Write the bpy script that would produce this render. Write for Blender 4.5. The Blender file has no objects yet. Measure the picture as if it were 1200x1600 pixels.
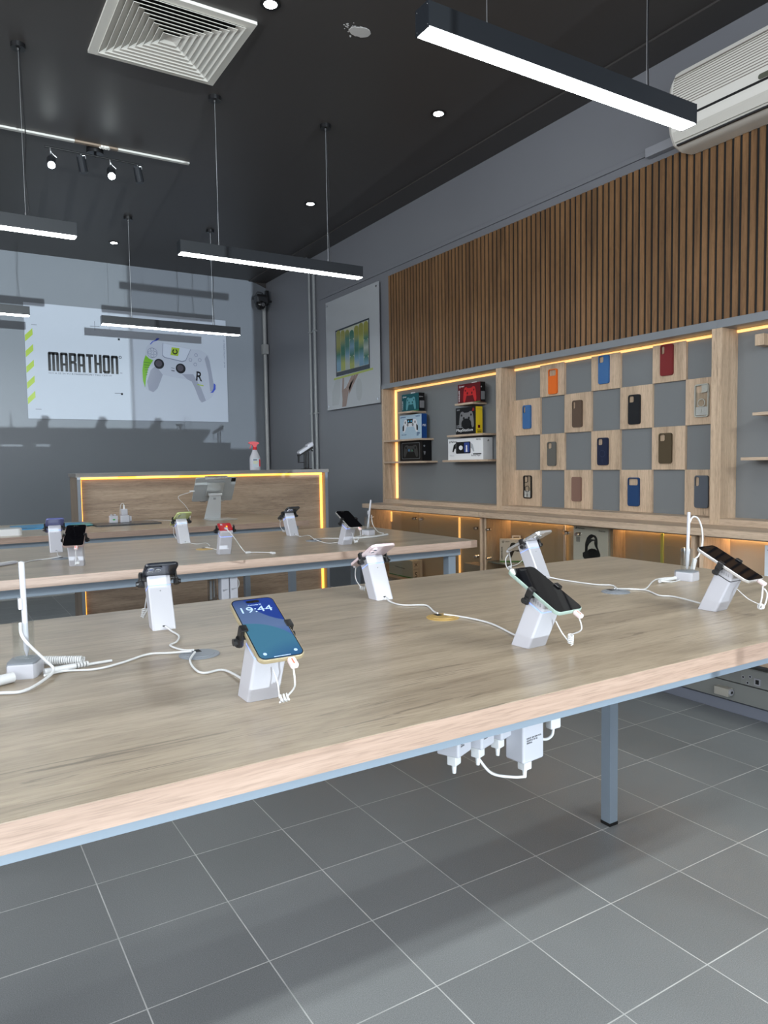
import bpy, bmesh, math, random
from mathutils import Vector, Matrix
random.seed(7)
PI = math.pi
scn = bpy.context.scene
COL = scn.collection

# ------------------------------------------------------------------ camera
CAM = Vector((-0.3663, -2.2601, 1.2364))
cam_d = bpy.data.cameras.new('camera')
cam = bpy.data.objects.new('camera', cam_d); COL.objects.link(cam)
cr = Vector((0.850337, -0.526010, -0.015506)); cu = Vector((0.046906, 0.046413, 0.997820)); cf = Vector((0.524144, 0.849211, -0.064139))
cam.matrix_world = Matrix(((cr.x, cu.x, -cf.x, CAM.x), (cr.y, cu.y, -cf.y, CAM.y), (cr.z, cu.z, -cf.z, CAM.z), (0, 0, 0, 1)))
cam_d.sensor_fit = 'VERTICAL'; cam_d.sensor_height = 36.0; cam_d.lens = 36.0 * 1146.24 / 1600.0
cam_d.clip_start = 0.02; cam_d.clip_end = 200
scn.camera = cam

# ------------------------------------------------------------------ light and exposure
vs = scn.view_settings
vs.view_transform = 'Standard'; vs.look = 'None'; vs.gamma = 1.0; vs.use_curve_mapping = False
vs.exposure = 0.0
world = bpy.data.worlds.new('world'); scn.world = world; world.use_nodes = True
bg = world.node_tree.nodes['Background']; bg.inputs[0].default_value = (0.72, 0.84, 1.0, 1); bg.inputs[1].default_value = 1.2

def area(name, loc, rot, sx, sy, power, col):
    l = bpy.data.lights.new(name, 'AREA'); l.shape = 'RECTANGLE'; l.size = sx; l.size_y = sy; l.energy = power; l.color = col
    o = bpy.data.objects.new(name, l); COL.objects.link(o); o.location = loc; o.rotation_euler = rot
    return o
# daylight through the glazed shop front behind the camera
area('daylight_shopfront', (-0.6, -4.62, 1.75), (PI / 2 - math.radians(18), 0, 0), 5.0, 2.6, 135, (0.90, 0.95, 1.0))
# fill light added on the left to brighten the right wall; no window there
area('side_fill', (-3.30, -1.2, 2.42), (0, -PI / 2 + math.radians(12), 0), 1.0, 6.2, 200, (0.93, 0.96, 1.0))
# fill lights added behind the camera, as if from a further lamp row
area('fill_behind_camera', (1.50, -2.75, 2.40), (0, 0, 0), 1.15, 0.06, 60, (0.95, 1.0, 0.98))
area('fill_behind_camera', (-0.25, -2.85, 2.40), (0, 0, 0), 1.15, 0.06, 34, (0.95, 1.0, 0.98))
# low sun glint thrown in through the shop front (travels along +Y, slightly upward)
sl = bpy.data.lights.new('sun_glint', 'SUN'); sl.energy = 3.5; sl.angle = math.radians(0.25); sl.color = (0.86, 0.95, 1.0)
so = bpy.data.objects.new('sun_glint', sl); COL.objects.link(so)
so.rotation_euler = Vector((0.086, 1.0, 0.106)).to_track_quat('-Z', 'Y').to_euler()
so.location = (-0.6, -6, 1.0)

# ------------------------------------------------------------------ materials
def lin(c):
    if isinstance(c, str):
        c = c.lstrip('#'); c = [int(c[i:i + 2], 16) / 255 for i in (0, 2, 4)]
        c = [x / 12.92 if x <= 0.04045 else ((x + 0.055) / 1.055) ** 2.4 for x in c]
    return (c[0], c[1], c[2], 1.0)
_M = {}
def mat(name, col, rough=0.45, metal=0.0, emit=None, estr=0.0, spec=0.5, coat=0.0, trans=0.0, alpha=1.0):
    if name in _M: return _M[name]
    m = bpy.data.materials.new(name); m.use_nodes = True; _M[name] = m
    b = m.node_tree.nodes['Principled BSDF']
    b.inputs['Base Color'].default_value = lin(col); b.inputs['Roughness'].default_value = rough; b.inputs['Metallic'].default_value = metal
    b.inputs['Specular IOR Level'].default_value = spec; b.inputs['Coat Weight'].default_value = coat; b.inputs['Coat Roughness'].default_value = 0.05
    b.inputs['Transmission Weight'].default_value = trans; b.inputs['Alpha'].default_value = alpha
    if emit is not None:
        b.inputs['Emission Color'].default_value = lin(emit); b.inputs['Emission Strength'].default_value = estr
    return m
class NT:
    def __init__(s, m): s.m = m; s.t = m.node_tree; s.b = s.t.nodes['Principled BSDF']
    def n(s, typ, **kw):
        d = s.t.nodes.new(typ)
        for k, v in kw.items(): setattr(d, k, v)
        return d
    def l(s, a, b): s.t.links.new(a, b)
    def math(s, op, a, b=None, clamp=False):
        d = s.n('ShaderNodeMath', operation=op); d.use_clamp = clamp
        for i, v in enumerate((a, b)):
            if v is None: continue
            if isinstance(v, (int, float)): d.inputs[i].default_value = v
            else: s.l(v, d.inputs[i])
        return d.outputs[0]
    def ramp(s, f, stops):
        d = s.n('ShaderNodeValToRGB'); e = d.color_ramp.elements
        while len(e) < len(stops): e.new(0.5)
        for i, (p, c) in enumerate(stops): e[i].position = p; e[i].color = lin(c)
        s.l(f, d.inputs[0]); return d.outputs[0]
    def mix(s, f, a, b, mode='MIX'):
        d = s.n('ShaderNodeMix', data_type='RGBA', blend_type=mode)
        for i, v in ((0, f), (6, a), (7, b)):
            if isinstance(v, (int, float)): d.inputs[i].default_value = v
            elif isinstance(v, (tuple, str)): d.inputs[i].default_value = lin(v)
            else: s.l(v, d.inputs[i])
        return d.outputs[2]
    def noise(s, vec, scale, detail=4, rough=0.55, dist=0.0):
        d = s.n('ShaderNodeTexNoise'); d.inputs['Scale'].default_value = scale; d.inputs['Detail'].default_value = detail
        d.inputs['Roughness'].default_value = rough; d.inputs['Distortion'].default_value = dist
        if vec is not None: s.l(vec, d.inputs['Vector'])
        return d.outputs['Fac']
    def map(s, vec, sc, loc=(0, 0, 0)):
        d = s.n('ShaderNodeMapping'); d.inputs['Scale'].default_value = sc; d.inputs['Location'].default_value = loc
        s.l(vec, d.inputs['Vector']); return d.outputs[0]
    def obj(s): return s.n('ShaderNodeTexCoord').outputs['Object']
    def bump(s, h, strength, dist=0.002):
        d = s.n('ShaderNodeBump'); d.inputs['Strength'].default_value = strength; d.inputs['Distance'].default_value = dist
        s.l(h, d.inputs['Height']); s.l(d.outputs[0], s.b.inputs['Normal'])

def wood(name, light, mid, dark, axis=0, rough=0.38, crack=True, fine=1.0, seed=0.0):
    if name in _M: return _M[name]
    m = mat(name, mid, rough); N = NT(m); o = N.obj()
    def st(long, cross):
        v = [cross] * 3; v[axis] = long; return tuple(v)
    g1 = N.noise(N.map(o, st(0.9, 9 * fine), (seed, seed, seed)), 1.6, 6, 0.6, 0.6)
    g2 = N.noise(N.map(o, st(5, 120 * fine), (seed, 3, seed)), 1.0, 3, 0.6, 0.2)
    c = N.ramp(g1, [(0.30, dark), (0.48, mid), (0.66, light), (0.8, mid)])
    c2 = N.ramp(g2, [(0.25, (0.72, 0.70, 0.68)), (0.6, (1, 1, 1)), (0.8, (0.9, 0.89, 0.87))])
    c = N.mix(0.75, c, c2, 'MULTIPLY')
    g3 = N.noise(N.map(o, st(26, 240 * fine), (seed, 1, 7)), 1.0, 2, 0.5)
    c = N.mix(0.55, c, N.ramp(g3, [(0.34, (0.70, 0.69, 0.67)), (0.52, (1, 1, 1)), (0.75, (1.0, 0.99, 0.98))]), 'MULTIPLY')
    if crack:
        gk = N.noise(N.map(o, st(1.6, 9), (3 + seed, 8, 2)), 1.0, 5, 0.6, 2.2)
        c = N.mix(0.5, c, N.ramp(gk, [(0.30, (0.66, 0.64, 0.61)), (0.46, (1, 1, 1))]), 'MULTIPLY')
    if crack:
        k = N.noise(N.map(o, st(3.4, 62 * fine), (5 + seed, seed, 1)), 1.0, 6, 0.62, 1.6)
        k2 = N.noise(N.map(o, st(1.1, 3.2), (9 + seed, 2, seed)), 1.0, 2, 0.5)
        a = N.ramp(k, [(0.365, (1, 1, 1)), (0.405, (0, 0, 0))])
        b = N.ramp(k2, [(0.46, (0, 0, 0)), (0.56, (1, 1, 1))])
        f = N.mix(1.0, a, b, 'MULTIPLY')
        f2 = N.n('ShaderNodeRGBToBW'); N.l(f, f2.inputs[0])
        c = N.mix(N.math('MULTIPLY', f2.outputs[0], 0.66), c, (dark[0] * 0.42, dark[1] * 0.42, dark[2] * 0.42) if not isinstance(dark, str) else '#4a4440')
    N.l(c, N.b.inputs['Base Color'])
    N.bump(g2, 0.06, 0.001)
    return m
OAK = ((0.385, 0.318, 0.240), (0.325, 0.266, 0.198), (0.248, 0.200, 0.148))
W_TOP = wood('oak_laminate_top', *OAK, axis=0, rough=0.30)
W_EDGE = wood('oak_edge_band', (0.385, 0.280, 0.222), (0.35, 0.250, 0.196), (0.305, 0.213, 0.164), axis=0, rough=0.45, crack=False, fine=2.0)
W_Z = wood('oak_laminate_upright', (0.64, 0.48, 0.345), (0.55, 0.41, 0.288), (0.42, 0.31, 0.215), axis=2, rough=0.45, seed=2.3)
W_Y = wood('oak_laminate_along_wall', (0.56, 0.43, 0.32), (0.50, 0.38, 0.28), (0.40, 0.30, 0.22), axis=1, rough=0.42, crack=False, seed=1.1)
W_FRONT = wood('oak_counter_front', (0.44, 0.34, 0.25), (0.37, 0.28, 0.205), (0.26, 0.19, 0.14), axis=0, rough=0.5, seed=4.2)
W_SLAT = wood('walnut_slat', (0.29, 0.152, 0.062), (0.22, 0.113, 0.045), (0.13, 0.067, 0.027), axis=2, rough=0.55, crack=False, fine=1.0, seed=7.0)
GREYP = mat('grey_laminate', (0.165, 0.176, 0.184), 0.5)
FRAME = mat('grey_powder_steel', (0.245, 0.30, 0.36), 0.35, 0.0)
BLACK = mat('black_plastic', (0.008, 0.008, 0.009), 0.35)
BLACKM = mat('black_matte', (0.006, 0.006, 0.006), 0.7)
WHITE = mat('white_plastic', (0.465, 0.47, 0.515), 0.22)
WHITEM = mat('white_cable', (0.60, 0.61, 0.62), 0.4)
GREYD = mat('dark_grey', (0.03, 0.032, 0.036), 0.4)
GREYM = mat('mid_grey', (0.22, 0.23, 0.24), 0.4)
SILVER = mat('silver_metal', (0.68, 0.69, 0.70), 0.28, 0.9)
CHROME = mat('chrome_metal', (0.8, 0.8, 0.8), 0.12, 1.0)
GOLD = mat('gold_grommet', (0.50, 0.33, 0.11), 0.4, 0.35)
GROMG = mat('grey_grommet', (0.19, 0.21, 0.24), 0.45)
RED = mat('red_plastic', (0.40, 0.008, 0.014), 0.4, spec=0.3)
LAMPW = mat('lamp_diffuser', (0.9, 0.9, 0.9), 0.5, emit=(0.93, 1.0, 0.98), estr=34.0)
SPOTW = mat('spot_bulb', (0.9, 0.9, 0.9), 0.5, emit=(0.90, 0.98, 1.0), estr=40.0)
WARM = mat('warm_led_strip', (0.9, 0.7, 0.4), 0.5, emit=(1.0, 0.50, 0.14), estr=1.25)
WARMY = mat('amber_led_strip', (0.9, 0.7, 0.3), 0.5, emit=(1.0, 0.40, 0.03), estr=2.7)
LEDBLUE = mat('blue_indicator', (0.2, 0.3, 0.9), 0.3, emit=(0.25, 0.38, 1.0), estr=1.1)
BEIGE = mat('aged_white_plastic', (0.84, 0.82, 0.76), 0.4)
GLASSY = mat('black_screen', (0.003, 0.003, 0.004), 0.03, spec=0.28)
CONC = mat('grey_conduit', (0.32, 0.34, 0.35), 0.35)

def glass(name, tint, fac=0.10):
    if name in _M: return _M[name]
    m = bpy.data.materials.new(name); m.use_nodes = True; _M[name] = m; t = m.node_tree; t.nodes.clear()
    o = t.nodes.new('ShaderNodeOutputMaterial'); a = t.nodes.new('ShaderNodeBsdfTransparent'); g = t.nodes.new('ShaderNodeBsdfGlossy')
    a.inputs[0].default_value = lin(tint); g.inputs['Roughness'].default_value = 0.03; g.inputs[0].default_value = (1, 1, 1, 1)
    w = t.nodes.new('ShaderNodeLayerWeight'); w.inputs[0].default_value = 0.5
    p = t.nodes.new('ShaderNodeMath'); p.operation = 'POWER'; t.links.new(w.outputs['Facing'], p.inputs[0]); p.inputs[1].default_value = 4.0
    f = t.nodes.new('ShaderNodeMath'); f.operation = 'MULTIPLY_ADD'; t.links.new(p.outputs[0], f.inputs[0]); f.inputs[1].default_value = 0.55; f.inputs[2].default_value = 0.045
    x = t.nodes.new('ShaderNodeMixShader'); t.links.new(f.outputs[0], x.inputs[0]); t.links.new(a.outputs[0], x.inputs[1]); t.links.new(g.outputs[0], x.inputs[2])
    t.links.new(x.outputs[0], o.inputs[0]); return m
GL_DOOR = glass('tinted_cabinet_glass', (0.80, 0.79, 0.75))
GL_CLEAR = glass('clear_acrylic', (0.95, 0.96, 0.96))
GL_SHOP = glass('shop_window_glass', (0.96, 0.97, 0.97))
GL_DIM = glass('glint_dimming_glass', (0.74, 0.75, 0.77))  # tint added to the unseen right-hand pane to dim the glint on the back wall

def paint(name, col, rough, spec=0.5, var=0.06, bump=0.0):
    if name in _M: return _M[name]
    m = mat(name, col, rough, spec=spec); N = NT(m); o = N.obj()
    f = N.noise(o, 1.3, 3, 0.5)
    c = N.mix(f, tuple(x * (1 - var) for x in col), tuple(x * (1 + var) for x in col)); N.l(c, N.b.inputs['Base Color'])
    N.bump(N.noise(o, 60, 3, 0.6), bump or 0.03, 0.002)
    return m
P_WALL = paint('grey_satin_wall_paint', (0.20, 0.207, 0.228), 0.45)
P_BACK = paint('grey_gloss_wall_paint', (0.185, 0.203, 0.226), 0.24, 0.25)
P_CEIL = paint('charcoal_ceiling_paint', (0.066, 0.061, 0.059), 0.42, 0.26)
P_LEFT = paint('light_grey_wall_paint', (0.25, 0.26, 0.27), 0.5)

def floor_mat():
    m = mat('slate_grey_floor_tile', (0.085, 0.092, 0.098), 0.36); N = NT(m); o = N.obj()
    sp = N.n('ShaderNodeSeparateXYZ'); N.l(o, sp.inputs[0])
    T = 0.3
    ds = []; ids = []
    for ax in (0, 1):
        u = N.math('DIVIDE', sp.outputs[ax], T)
        fr = N.math('FRACT', u); d = N.math('ABSOLUTE', N.math('SUBTRACT', fr, 0.5)); ds.append(d)
        ids.append(N.math('FLOOR', u))
    d = N.math('MAXIMUM', ds[0], ds[1])
    grout = N.math('GREATER_THAN', d, 0.5 - 0.0053)
    cb = N.n('ShaderNodeCombineXYZ'); N.l(ids[0], cb.inputs[0]); N.l(ids[1], cb.inputs[1])
    wn = N.n('ShaderNodeTexWhiteNoise'); N.l(cb.outputs[0], wn.inputs[0])
    spk = N.noise(o, 420, 2, 0.7)
    broad = N.noise(o, 1.6, 4, 0.55, 0.4)
    c = N.ramp(spk, [(0.3, (0.155, 0.168, 0.174)), (0.5, (0.218, 0.231, 0.238)), (0.72, (0.31, 0.32, 0.328))])
    v = N.math('ADD', N.math('MULTIPLY', wn.outputs[0], 0.16), 0.92)
    v = N.math('MULTIPLY', v, N.math('ADD', N.math('MULTIPLY', broad, 0.35), 0.82))
    cv = N.n('ShaderNodeCombineColor'); [N.l(v, cv.inputs[i]) for i in range(3)]
    c = N.mix(1.0, c, cv.outputs[0], 'MULTIPLY')
    sm = N.noise(N.map(o, (7, 22, 1), (4, 1, 0)), 1.0, 3, 0.5, 0.5)
    smf = N.ramp(sm, [(0.20, (1, 1, 1)), (0.235, (0, 0, 0))]); b = N.n('ShaderNodeRGBToBW'); N.l(smf, b.inputs[0])
    c = N.mix(N.math('MULTIPLY', b.outputs[0], 0.6), c, (0.02, 0.02, 0.022))
    gcol = N.ramp(N.noise(o, 5, 3), [(0.35, (0.42, 0.43, 0.43)), (0.65, (0.66, 0.67, 0.66))])
    c = N.mix(grout, c, gcol)
    N.l(c, N.b.inputs['Base Color'])
    r = N.math('ADD', N.math('MULTIPLY', N.noise(o, 3, 3), 0.18), 0.30); r = N.math('ADD', r, N.math('MULTIPLY', grout, 0.3)); N.l(r, N.b.inputs['Roughness'])
    h = N.math('ADD', N.math('MULTIPLY', grout, -1.0), N.math('MULTIPLY', spk, 0.12)); N.bump(h, 0.35, 0.002)
    return m
FLOOR = floor_mat()

# ------------------------------------------------------------------ mesh helpers
def B(): return bmesh.new()
def box(bm, x0, x1, y0, y1, z0, z1, bev=0.0, seg=2, M=None):
    r = bmesh.ops.create_cube(bm, size=1.0); vs_ = r['verts']
    for v in vs_: v.co = Vector((x0 + (v.co.x + .5) * (x1 - x0), y0 + (v.co.y + .5) * (y1 - y0), z0 + (v.co.z + .5) * (z1 - z0)))
    if bev > 0:
        es = list({e for v in vs_ for e in v.link_edges})
        q = bmesh.ops.bevel(bm, geom=es, offset=bev, segments=seg, affect='EDGES', profile=0.5)
        vs_ = list({v for f in q['faces'] for v in f.verts} | {v for v in vs_ if v.is_valid})
    if M is not None:
        for v in vs_: v.co = M @ v.co
    return vs_
def prism(bm, pts, a0, a1, axis=2, M=None):
    """closed outline pts extruded along axis from a0 to a1"""
    def mk(p, a):
        v = [p[0], p[1]]; v.insert(axis, a); v = Vector(v); return M @ v if M is not None else v
    lo = [bm.verts.new(mk(p, a0)) for p in pts]; hi = [bm.verts.new(mk(p, a1)) for p in pts]; n = len(pts)
    bm.faces.new(lo[::-1]); bm.faces.new(hi)
    for i in range(n): bm.faces.new((lo[i], lo[(i + 1) % n], hi[(i + 1) % n], hi[i]))
    return lo + hi
def loft(bm, rings, close=True):
    R = [[bm.verts.new(p) for p in r] for r in rings]; n = len(R[0])
    for a, b in zip(R, R[1:]):
        for i in range(n): bm.faces.new((a[i], a[(i + 1) % n], b[(i + 1) % n], b[i]))
    if close: bm.faces.new(R[0][::-1]); bm.faces.new(R[-1])
    return [v for r in R for v in r]
def cyl(bm, p0, p1, r0, r1=None, n=20):
    r1 = r0 if r1 is None else r1; p0, p1 = Vector(p0), Vector(p1); d = (p1 - p0).normalized()
    a = d.orthogonal().normalized(); b = d.cross(a)
    return loft(bm, [[p + (a * math.cos(2 * PI * i / n) + b * math.sin(2 * PI * i / n)) * r for i in range(n)] for p, r in ((p0, r0), (p1, r1))])
def lathe(bm, prof, c=(0, 0, 0), n=24, sx=1.0, sy=1.0):
    c = Vector(c)
    return loft(bm, [[c + Vector((math.cos(2 * PI * i / n) * r * sx, math.sin(2 * PI * i / n) * r * sy, z)) for i in range(n)] for r, z in prof])
def smoothpts(pts, k=6):
    P = [Vector(p) for p in pts]
    if len(P) < 3: return P
    out = []
    for i in range(len(P) - 1):
        p0 = P[max(i - 1, 0)]; p1 = P[i]; p2 = P[i + 1]; p3 = P[min(i + 2, len(P) - 1)]
        for j in range(k):
            t = j / k
            out.append(0.5 * ((2 * p1) + (p2 - p0) * t + (2 * p0 - 5 * p1 + 4 * p2 - p3) * t * t + (3 * p1 - p0 - 3 * p2 + p3) * t ** 3))
    out.append(P[-1]); return out
def tube(bm, pts, r, n=8, sm=True, k=6):
    P = smoothpts(pts, k) if sm else [Vector(p) for p in pts]
    rings = []; up = None
    for i, p in enumerate(P):
        d = (P[min(i + 1, len(P) - 1)] - P[max(i - 1, 0)])
        d = d.normalized() if d.length > 1e-9 else Vector((0, 0, 1))
        if up is None: up = d.orthogonal().normalized()
        up = (up - d * up.dot(d))
        up = up.normalized() if up.length > 1e-6 else d.orthogonal().normalized()
        w = d.cross(up)
        rings.append([p + (up * math.cos(2 * PI * j / n) + w * math.sin(2 * PI * j / n)) * r for j in range(n)])
    loft(bm, rings)
def coil(p0, p1, R, turns, per=10):
    p0, p1 = Vector(p0), Vector(p1); d = (p1 - p0); L = d.length; d.normalize(); a = d.orthogonal().normalized(); b = d.cross(a)
    N = int(turns * per)
    return [p0 + d * (L * i / N) + (a * math.cos(2 * PI * i / per) + b * math.sin(2 * PI * i / per)) * R for i in range(N + 1)]
def rrect(w, h, r, n=5, cx=0.0, cy=0.0):
    o = []
    for qx, qy, a in ((1, 1, 0), (-1, 1, 90), (-1, -1, 180), (1, -1, 270)):
        for i in range(n + 1):
            t = math.radians(a + 90 * i / n); o.append((cx + qx * (w / 2 - r) + r * math.cos(t), cy + qy * (h / 2 - r) + r * math.sin(t)))
    return o
def ell(cx, cy, rx, ry, n=24, a0=0, a1=360):
    return [(cx + rx * math.cos(math.radians(a0 + (a1 - a0) * i / n)), cy + ry * math.sin(math.radians(a0 + (a1 - a0) * i / n))) for i in range(n if a1 - a0 == 360 else n + 1)]
def plate(bm, outer, holes=(), n0=0.0, n1=0.001, M=None):
    """flat plate in local xy with holes, thickness along z from n0 to n1"""
    t = bmesh.new(); es = []
    for loop in (outer, *holes):
        v = [t.verts.new((p[0], p[1], n0)) for p in loop]
        es += [t.edges.new((v[i], v[(i + 1) % len(v)])) for i in range(len(v))]
    bmesh.ops.triangle_fill(t, use_beauty=True, use_dissolve=False, edges=es, normal=(0, 0, 1))
    fs = list(t.faces)
    r = bmesh.ops.extrude_face_region(t, geom=fs)
    for v in [g for g in r['geom'] if isinstance(g, bmesh.types.BMVert)]: v.co.z = n1
    bmesh.ops.recalc_face_normals(t, faces=t.faces)
    me = bpy.data.meshes.new('tmp'); t.to_mesh(me); t.free()
    if M is not None: me.transform(M)
    bm.from_mesh(me); bpy.data.meshes.remove(me)
def obj(name, bm, m, parent=None, loc=None, M=None, smooth=True, ang=32):
    bmesh.ops.recalc_face_normals(bm, faces=bm.faces)
    me = bpy.data.meshes.new(name); bm.to_mesh(me); bm.free()
    if smooth and len(me.polygons):
        me.shade_smooth(); me.set_sharp_from_angle(angle=math.radians(ang))
    if m is not None: me.materials.append(m)
    o = bpy.data.objects.new(name, me); COL.objects.link(o)
    if smooth:
        wn = o.modifiers.new('weighted_normals', 'WEIGHTED_NORMAL'); wn.keep_sharp = True; wn.weight = 80
    if parent is not None: o.parent = parent
    if loc is not None: o.location = loc
    if M is not None: o.matrix_local = M
    return o
def child(name, bm, m, t):
    """mesh given in world coordinates, added as a part of t"""
    bpy.context.view_layer.update()
    Mi = t.matrix_world.inverted()
    for v in bm.verts: v.co = Mi @ v.co
    return obj(name, bm, m, t)
def tag(o, label, cat, group=None):
    o['label'] = label; o['category'] = cat
    if group: o['group'] = group
    return o
def thing(name, label, cat, loc=(0, 0, 0), rz=0.0, group=None, M=None):
    o = bpy.data.objects.new(name, None); COL.objects.link(o); o.empty_display_size = 0.05
    if M is not None: o.matrix_world = M
    else: o.location = loc; o.rotation_euler = (0, 0, rz)
    return tag(o, label, cat, group)
def struct(name, bm, m, **k):
    o = obj(name, bm, m, **k); o['kind'] = 'structure'; return o
def fr(o, u, v):
    u = Vector(u).normalized(); v = Vector(v).normalized(); n = u.cross(v); o = Vector(o)
    return Matrix(((u.x, v.x, n.x, o.x), (u.y, v.y, n.y, o.y), (u.z, v.z, n.z, o.z), (0, 0, 0, 1)))
RW = lambda y, z, x: fr((x, y, z), (0, -1, 0), (0, 0, 1))     # faces into the room from the right-hand wall
BW = lambda x, z, y: fr((x, y, z), (1, 0, 0), (0, 0, 1))      # faces into the room from the back wall
_TC = {}
def text(s, m, parent, cx, cy, w=None, h=None, M=None, n0=0.0, th=0.0006, bold=0.0, rot=0.0, name='lettering'):
    c = bpy.data.curves.new('t', 'FONT'); c.body = s; c.size = 1.0; c.align_x = 'LEFT'; c.extrude = 0.0; c.offset = bold; c.resolution_u = 3
    o = bpy.data.objects.new('t', c); me = bpy.data.meshes.new_from_object(o)
    bpy.data.objects.remove(o); bpy.data.curves.remove(c)
    xs = [v.co.x for v in me.vertices]; ys = [v.co.y for v in me.vertices]
    W = max(xs) - min(xs); H = max(ys) - min(ys)
    sx = w / W if w else None; sy = h / H if h else None
    if sx is None: sx = sy
    if sy is None: sy = sx
    T = Matrix.Translation((cx, cy, n0)) @ Matrix.Rotation(rot, 4, 'Z') @ Matrix.Diagonal((sx, sy, 1, 1)) @ Matrix.Translation((-(max(xs) + min(xs)) / 2, -(max(ys) + min(ys)) / 2, 0))
    if M is not None: T = M @ T
    me.transform(T)
    bm = bmesh.new(); bm.from_mesh(me); bpy.data.meshes.remove(me)
    nrm = (T.to_3x3() @ Vector((0, 0, 1))).normalized()
    r = bmesh.ops.extrude_face_region(bm, geom=list(bm.faces))
    for v in [g for g in r['geom'] if isinstance(g, bmesh.types.BMVert)]: v.co += nrm * th
    return obj(name, bm, m, parent, smooth=False)
def deco(name, m, parent, outer, holes=(), n0=0.0, th=0.0006, M=None):
    bm = B()
    if outer and not isinstance(outer[0][0], (int, float)):
        for q in outer: plate(bm, q, (), n0, n0 + th, M)
    else: plate(bm, outer, holes, n0, n0 + th, M)
    return obj(name, bm, m, parent, smooth=False)

# ------------------------------------------------------------------ the room
XW, YB, ZC = 2.93, 5.529, 3.29
XL, YF = -3.4, -4.4
b = B(); box(b, XL - .1, XW + .1, YF - .1, YB + .1, -.1, 0); struct('floor', b, FLOOR, smooth=False)
b = B(); box(b, XL - .1, XW + .1, YF - .1, YB + .1, ZC, ZC + .1); struct('ceiling', b, P_CEIL, smooth=False)
b = B(); box(b, XW, XW + .1, YF, YB + .1, 0, ZC); struct('wall_right', b, P_WALL, smooth=False)
b = B(); box(b, XL - .1, XW, YB, YB + .1, 0, ZC); struct('wall_back', b, P_BACK, smooth=False)
b = B(); box(b, XL - .1, XL, YF, YB, 0, ZC); struct('wall_left', b, P_LEFT, smooth=False)
b = B(); box(b, XL - .1, -3.1, YF - .1, YF, 0, ZC); box(b, 1.93, XW + .1, YF - .1, YF, 0, ZC); box(b, -3.1, 1.93, YF - .1, YF, 2.95, ZC); box(b, -3.1, 1.93, YF - .1, YF, 0, .34)
struct('wall_front', b, P_LEFT, smooth=False)
b = B()
for x in (-3.1, -1.84, .57, 1.91): box(b, x, x + .02, YF - .07, YF - .03, .34, 2.95)
box(b, -3.1, 1.93, YF - .08, YF - .02, .34, .38); box(b, -3.1, 1.93, YF - .08, YF - .02, 2.91, 2.95)
w1 = struct('window_1', b, GREYD, smooth=False)
for nm, x0, x1, gm in (('pane', -3.08, -1.84, GL_SHOP), ('pane', -1.82, .57, GL_SHOP), ('pane', .59, 1.91, GL_DIM)):
    b = B(); box(b, x0, x1, YF - .053, YF - .047, .38, 2.91); obj(nm, b, gm, w1, smooth=False)
b = B(); box(b, XW - .012, XW, YF, YB, 0, .056, .003); struct('baseboard_right', b, mat('blue_grey_skirting', (0.24, 0.26, 0.32), 0.45))
b = B(); box(b, XL, XW, YB - .014, YB, 0, .075, .003); struct('baseboard_back', b, mat('pale_grey_skirting', (0.42, 0.43, 0.43), 0.45))
b = B(); box(b, 2.73, XW, YF, YB, ZC - .010, ZC); struct('trim_1', b, P_CEIL, smooth=False)      # lowered ceiling strip along the right wall
b = B(); box(b, XW - .012, XW, .37, 4.2, 2.835, 2.865, .003); struct('trim_2', b, P_WALL)
# painted-over arch at the corner of the back wall and ceiling
b = B(); prism(b, [(2.93, ZC), (2.70, ZC), (2.76, ZC - .006), (2.82, ZC - .020), (2.87, ZC - .038), (2.93, ZC - .062)], YB - .012, YB, axis=1); struct('trim_3', b, P_CEIL, smooth=False)

# ------------------------------------------------------------------ slatted wall panelling
t = thing('slat_wall_panel', 'walnut slatted wall panelling with black gaps above the shelf units', 'wall panelling', (XW, 1.2, 1.886))
b = B(); box(b, -.018, 0, -2.9, 1.723, 0, .894); obj('backing_felt', b, BLACKM, t, smooth=False)
b = B(); y = 1.721; 
while y > -2.88:
    box(b, -.0225, -.018, y - .0276, y, 0, .894 + (0.002 if int(y * 25) % 15 == 0 else 0)); y -= .0412
o = obj('slats', b, W_SLAT, t, smooth=False)

# ------------------------------------------------------------------ wall shelf units (three bays on the right wall)
XF, ZB, ZT = 2.80, .927, 1.888
def wall_unit(y0, y1, label, led_left=False, extra=None):
    t = thing('wall_shelf_unit', label, 'shelf unit', (XW, y0, ZB), group='shelf units along the right wall')
    d = XF - XW; W = y1 - y0; H = ZT - ZB
    for q in (W - .027, 0.0):
        b = B(); box(b, d, 0, q, q + .027, .0, H - .038, .0012); obj('side_panel', b, W_Z, t)
    b = B(); box(b, d, 0, .027, W - .027, 0, .030, .0012); obj('bottom_panel', b, W_Y, t)
    b = B(); box(b, d, 0, 0, W, H - .038, H, .001); obj('top_panel', b, mat('grey_top_channel', (0.19, 0.205, 0.225), 0.4), t)
    b = B(); box(b, -.006, 0, .027, W - .027, .030, H - .038); obj('back_panel', b, GREYP, t, smooth=False)
    b = B(); box(b, -.020, -.006, .028, W - .028, H - .055, H - .041, .003); obj('led_strip', b, WARM, t)
    if led_left:
        b = B(); box(b, -.022, -.006, W - .048, W - .030, .032, H - .057, .003); obj('led_strip', b, WARM, t)
    return t
u1 = wall_unit(1.43, 2.883, 'oak wall unit with boxed game controllers on small shelves', True)
u2 = wall_unit(-.124, 1.43, 'oak wall unit with a chequered back holding phone cases')
u3 = wall_unit(-1.68, -.124, 'oak wall unit at the right edge with empty shelves')
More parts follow.
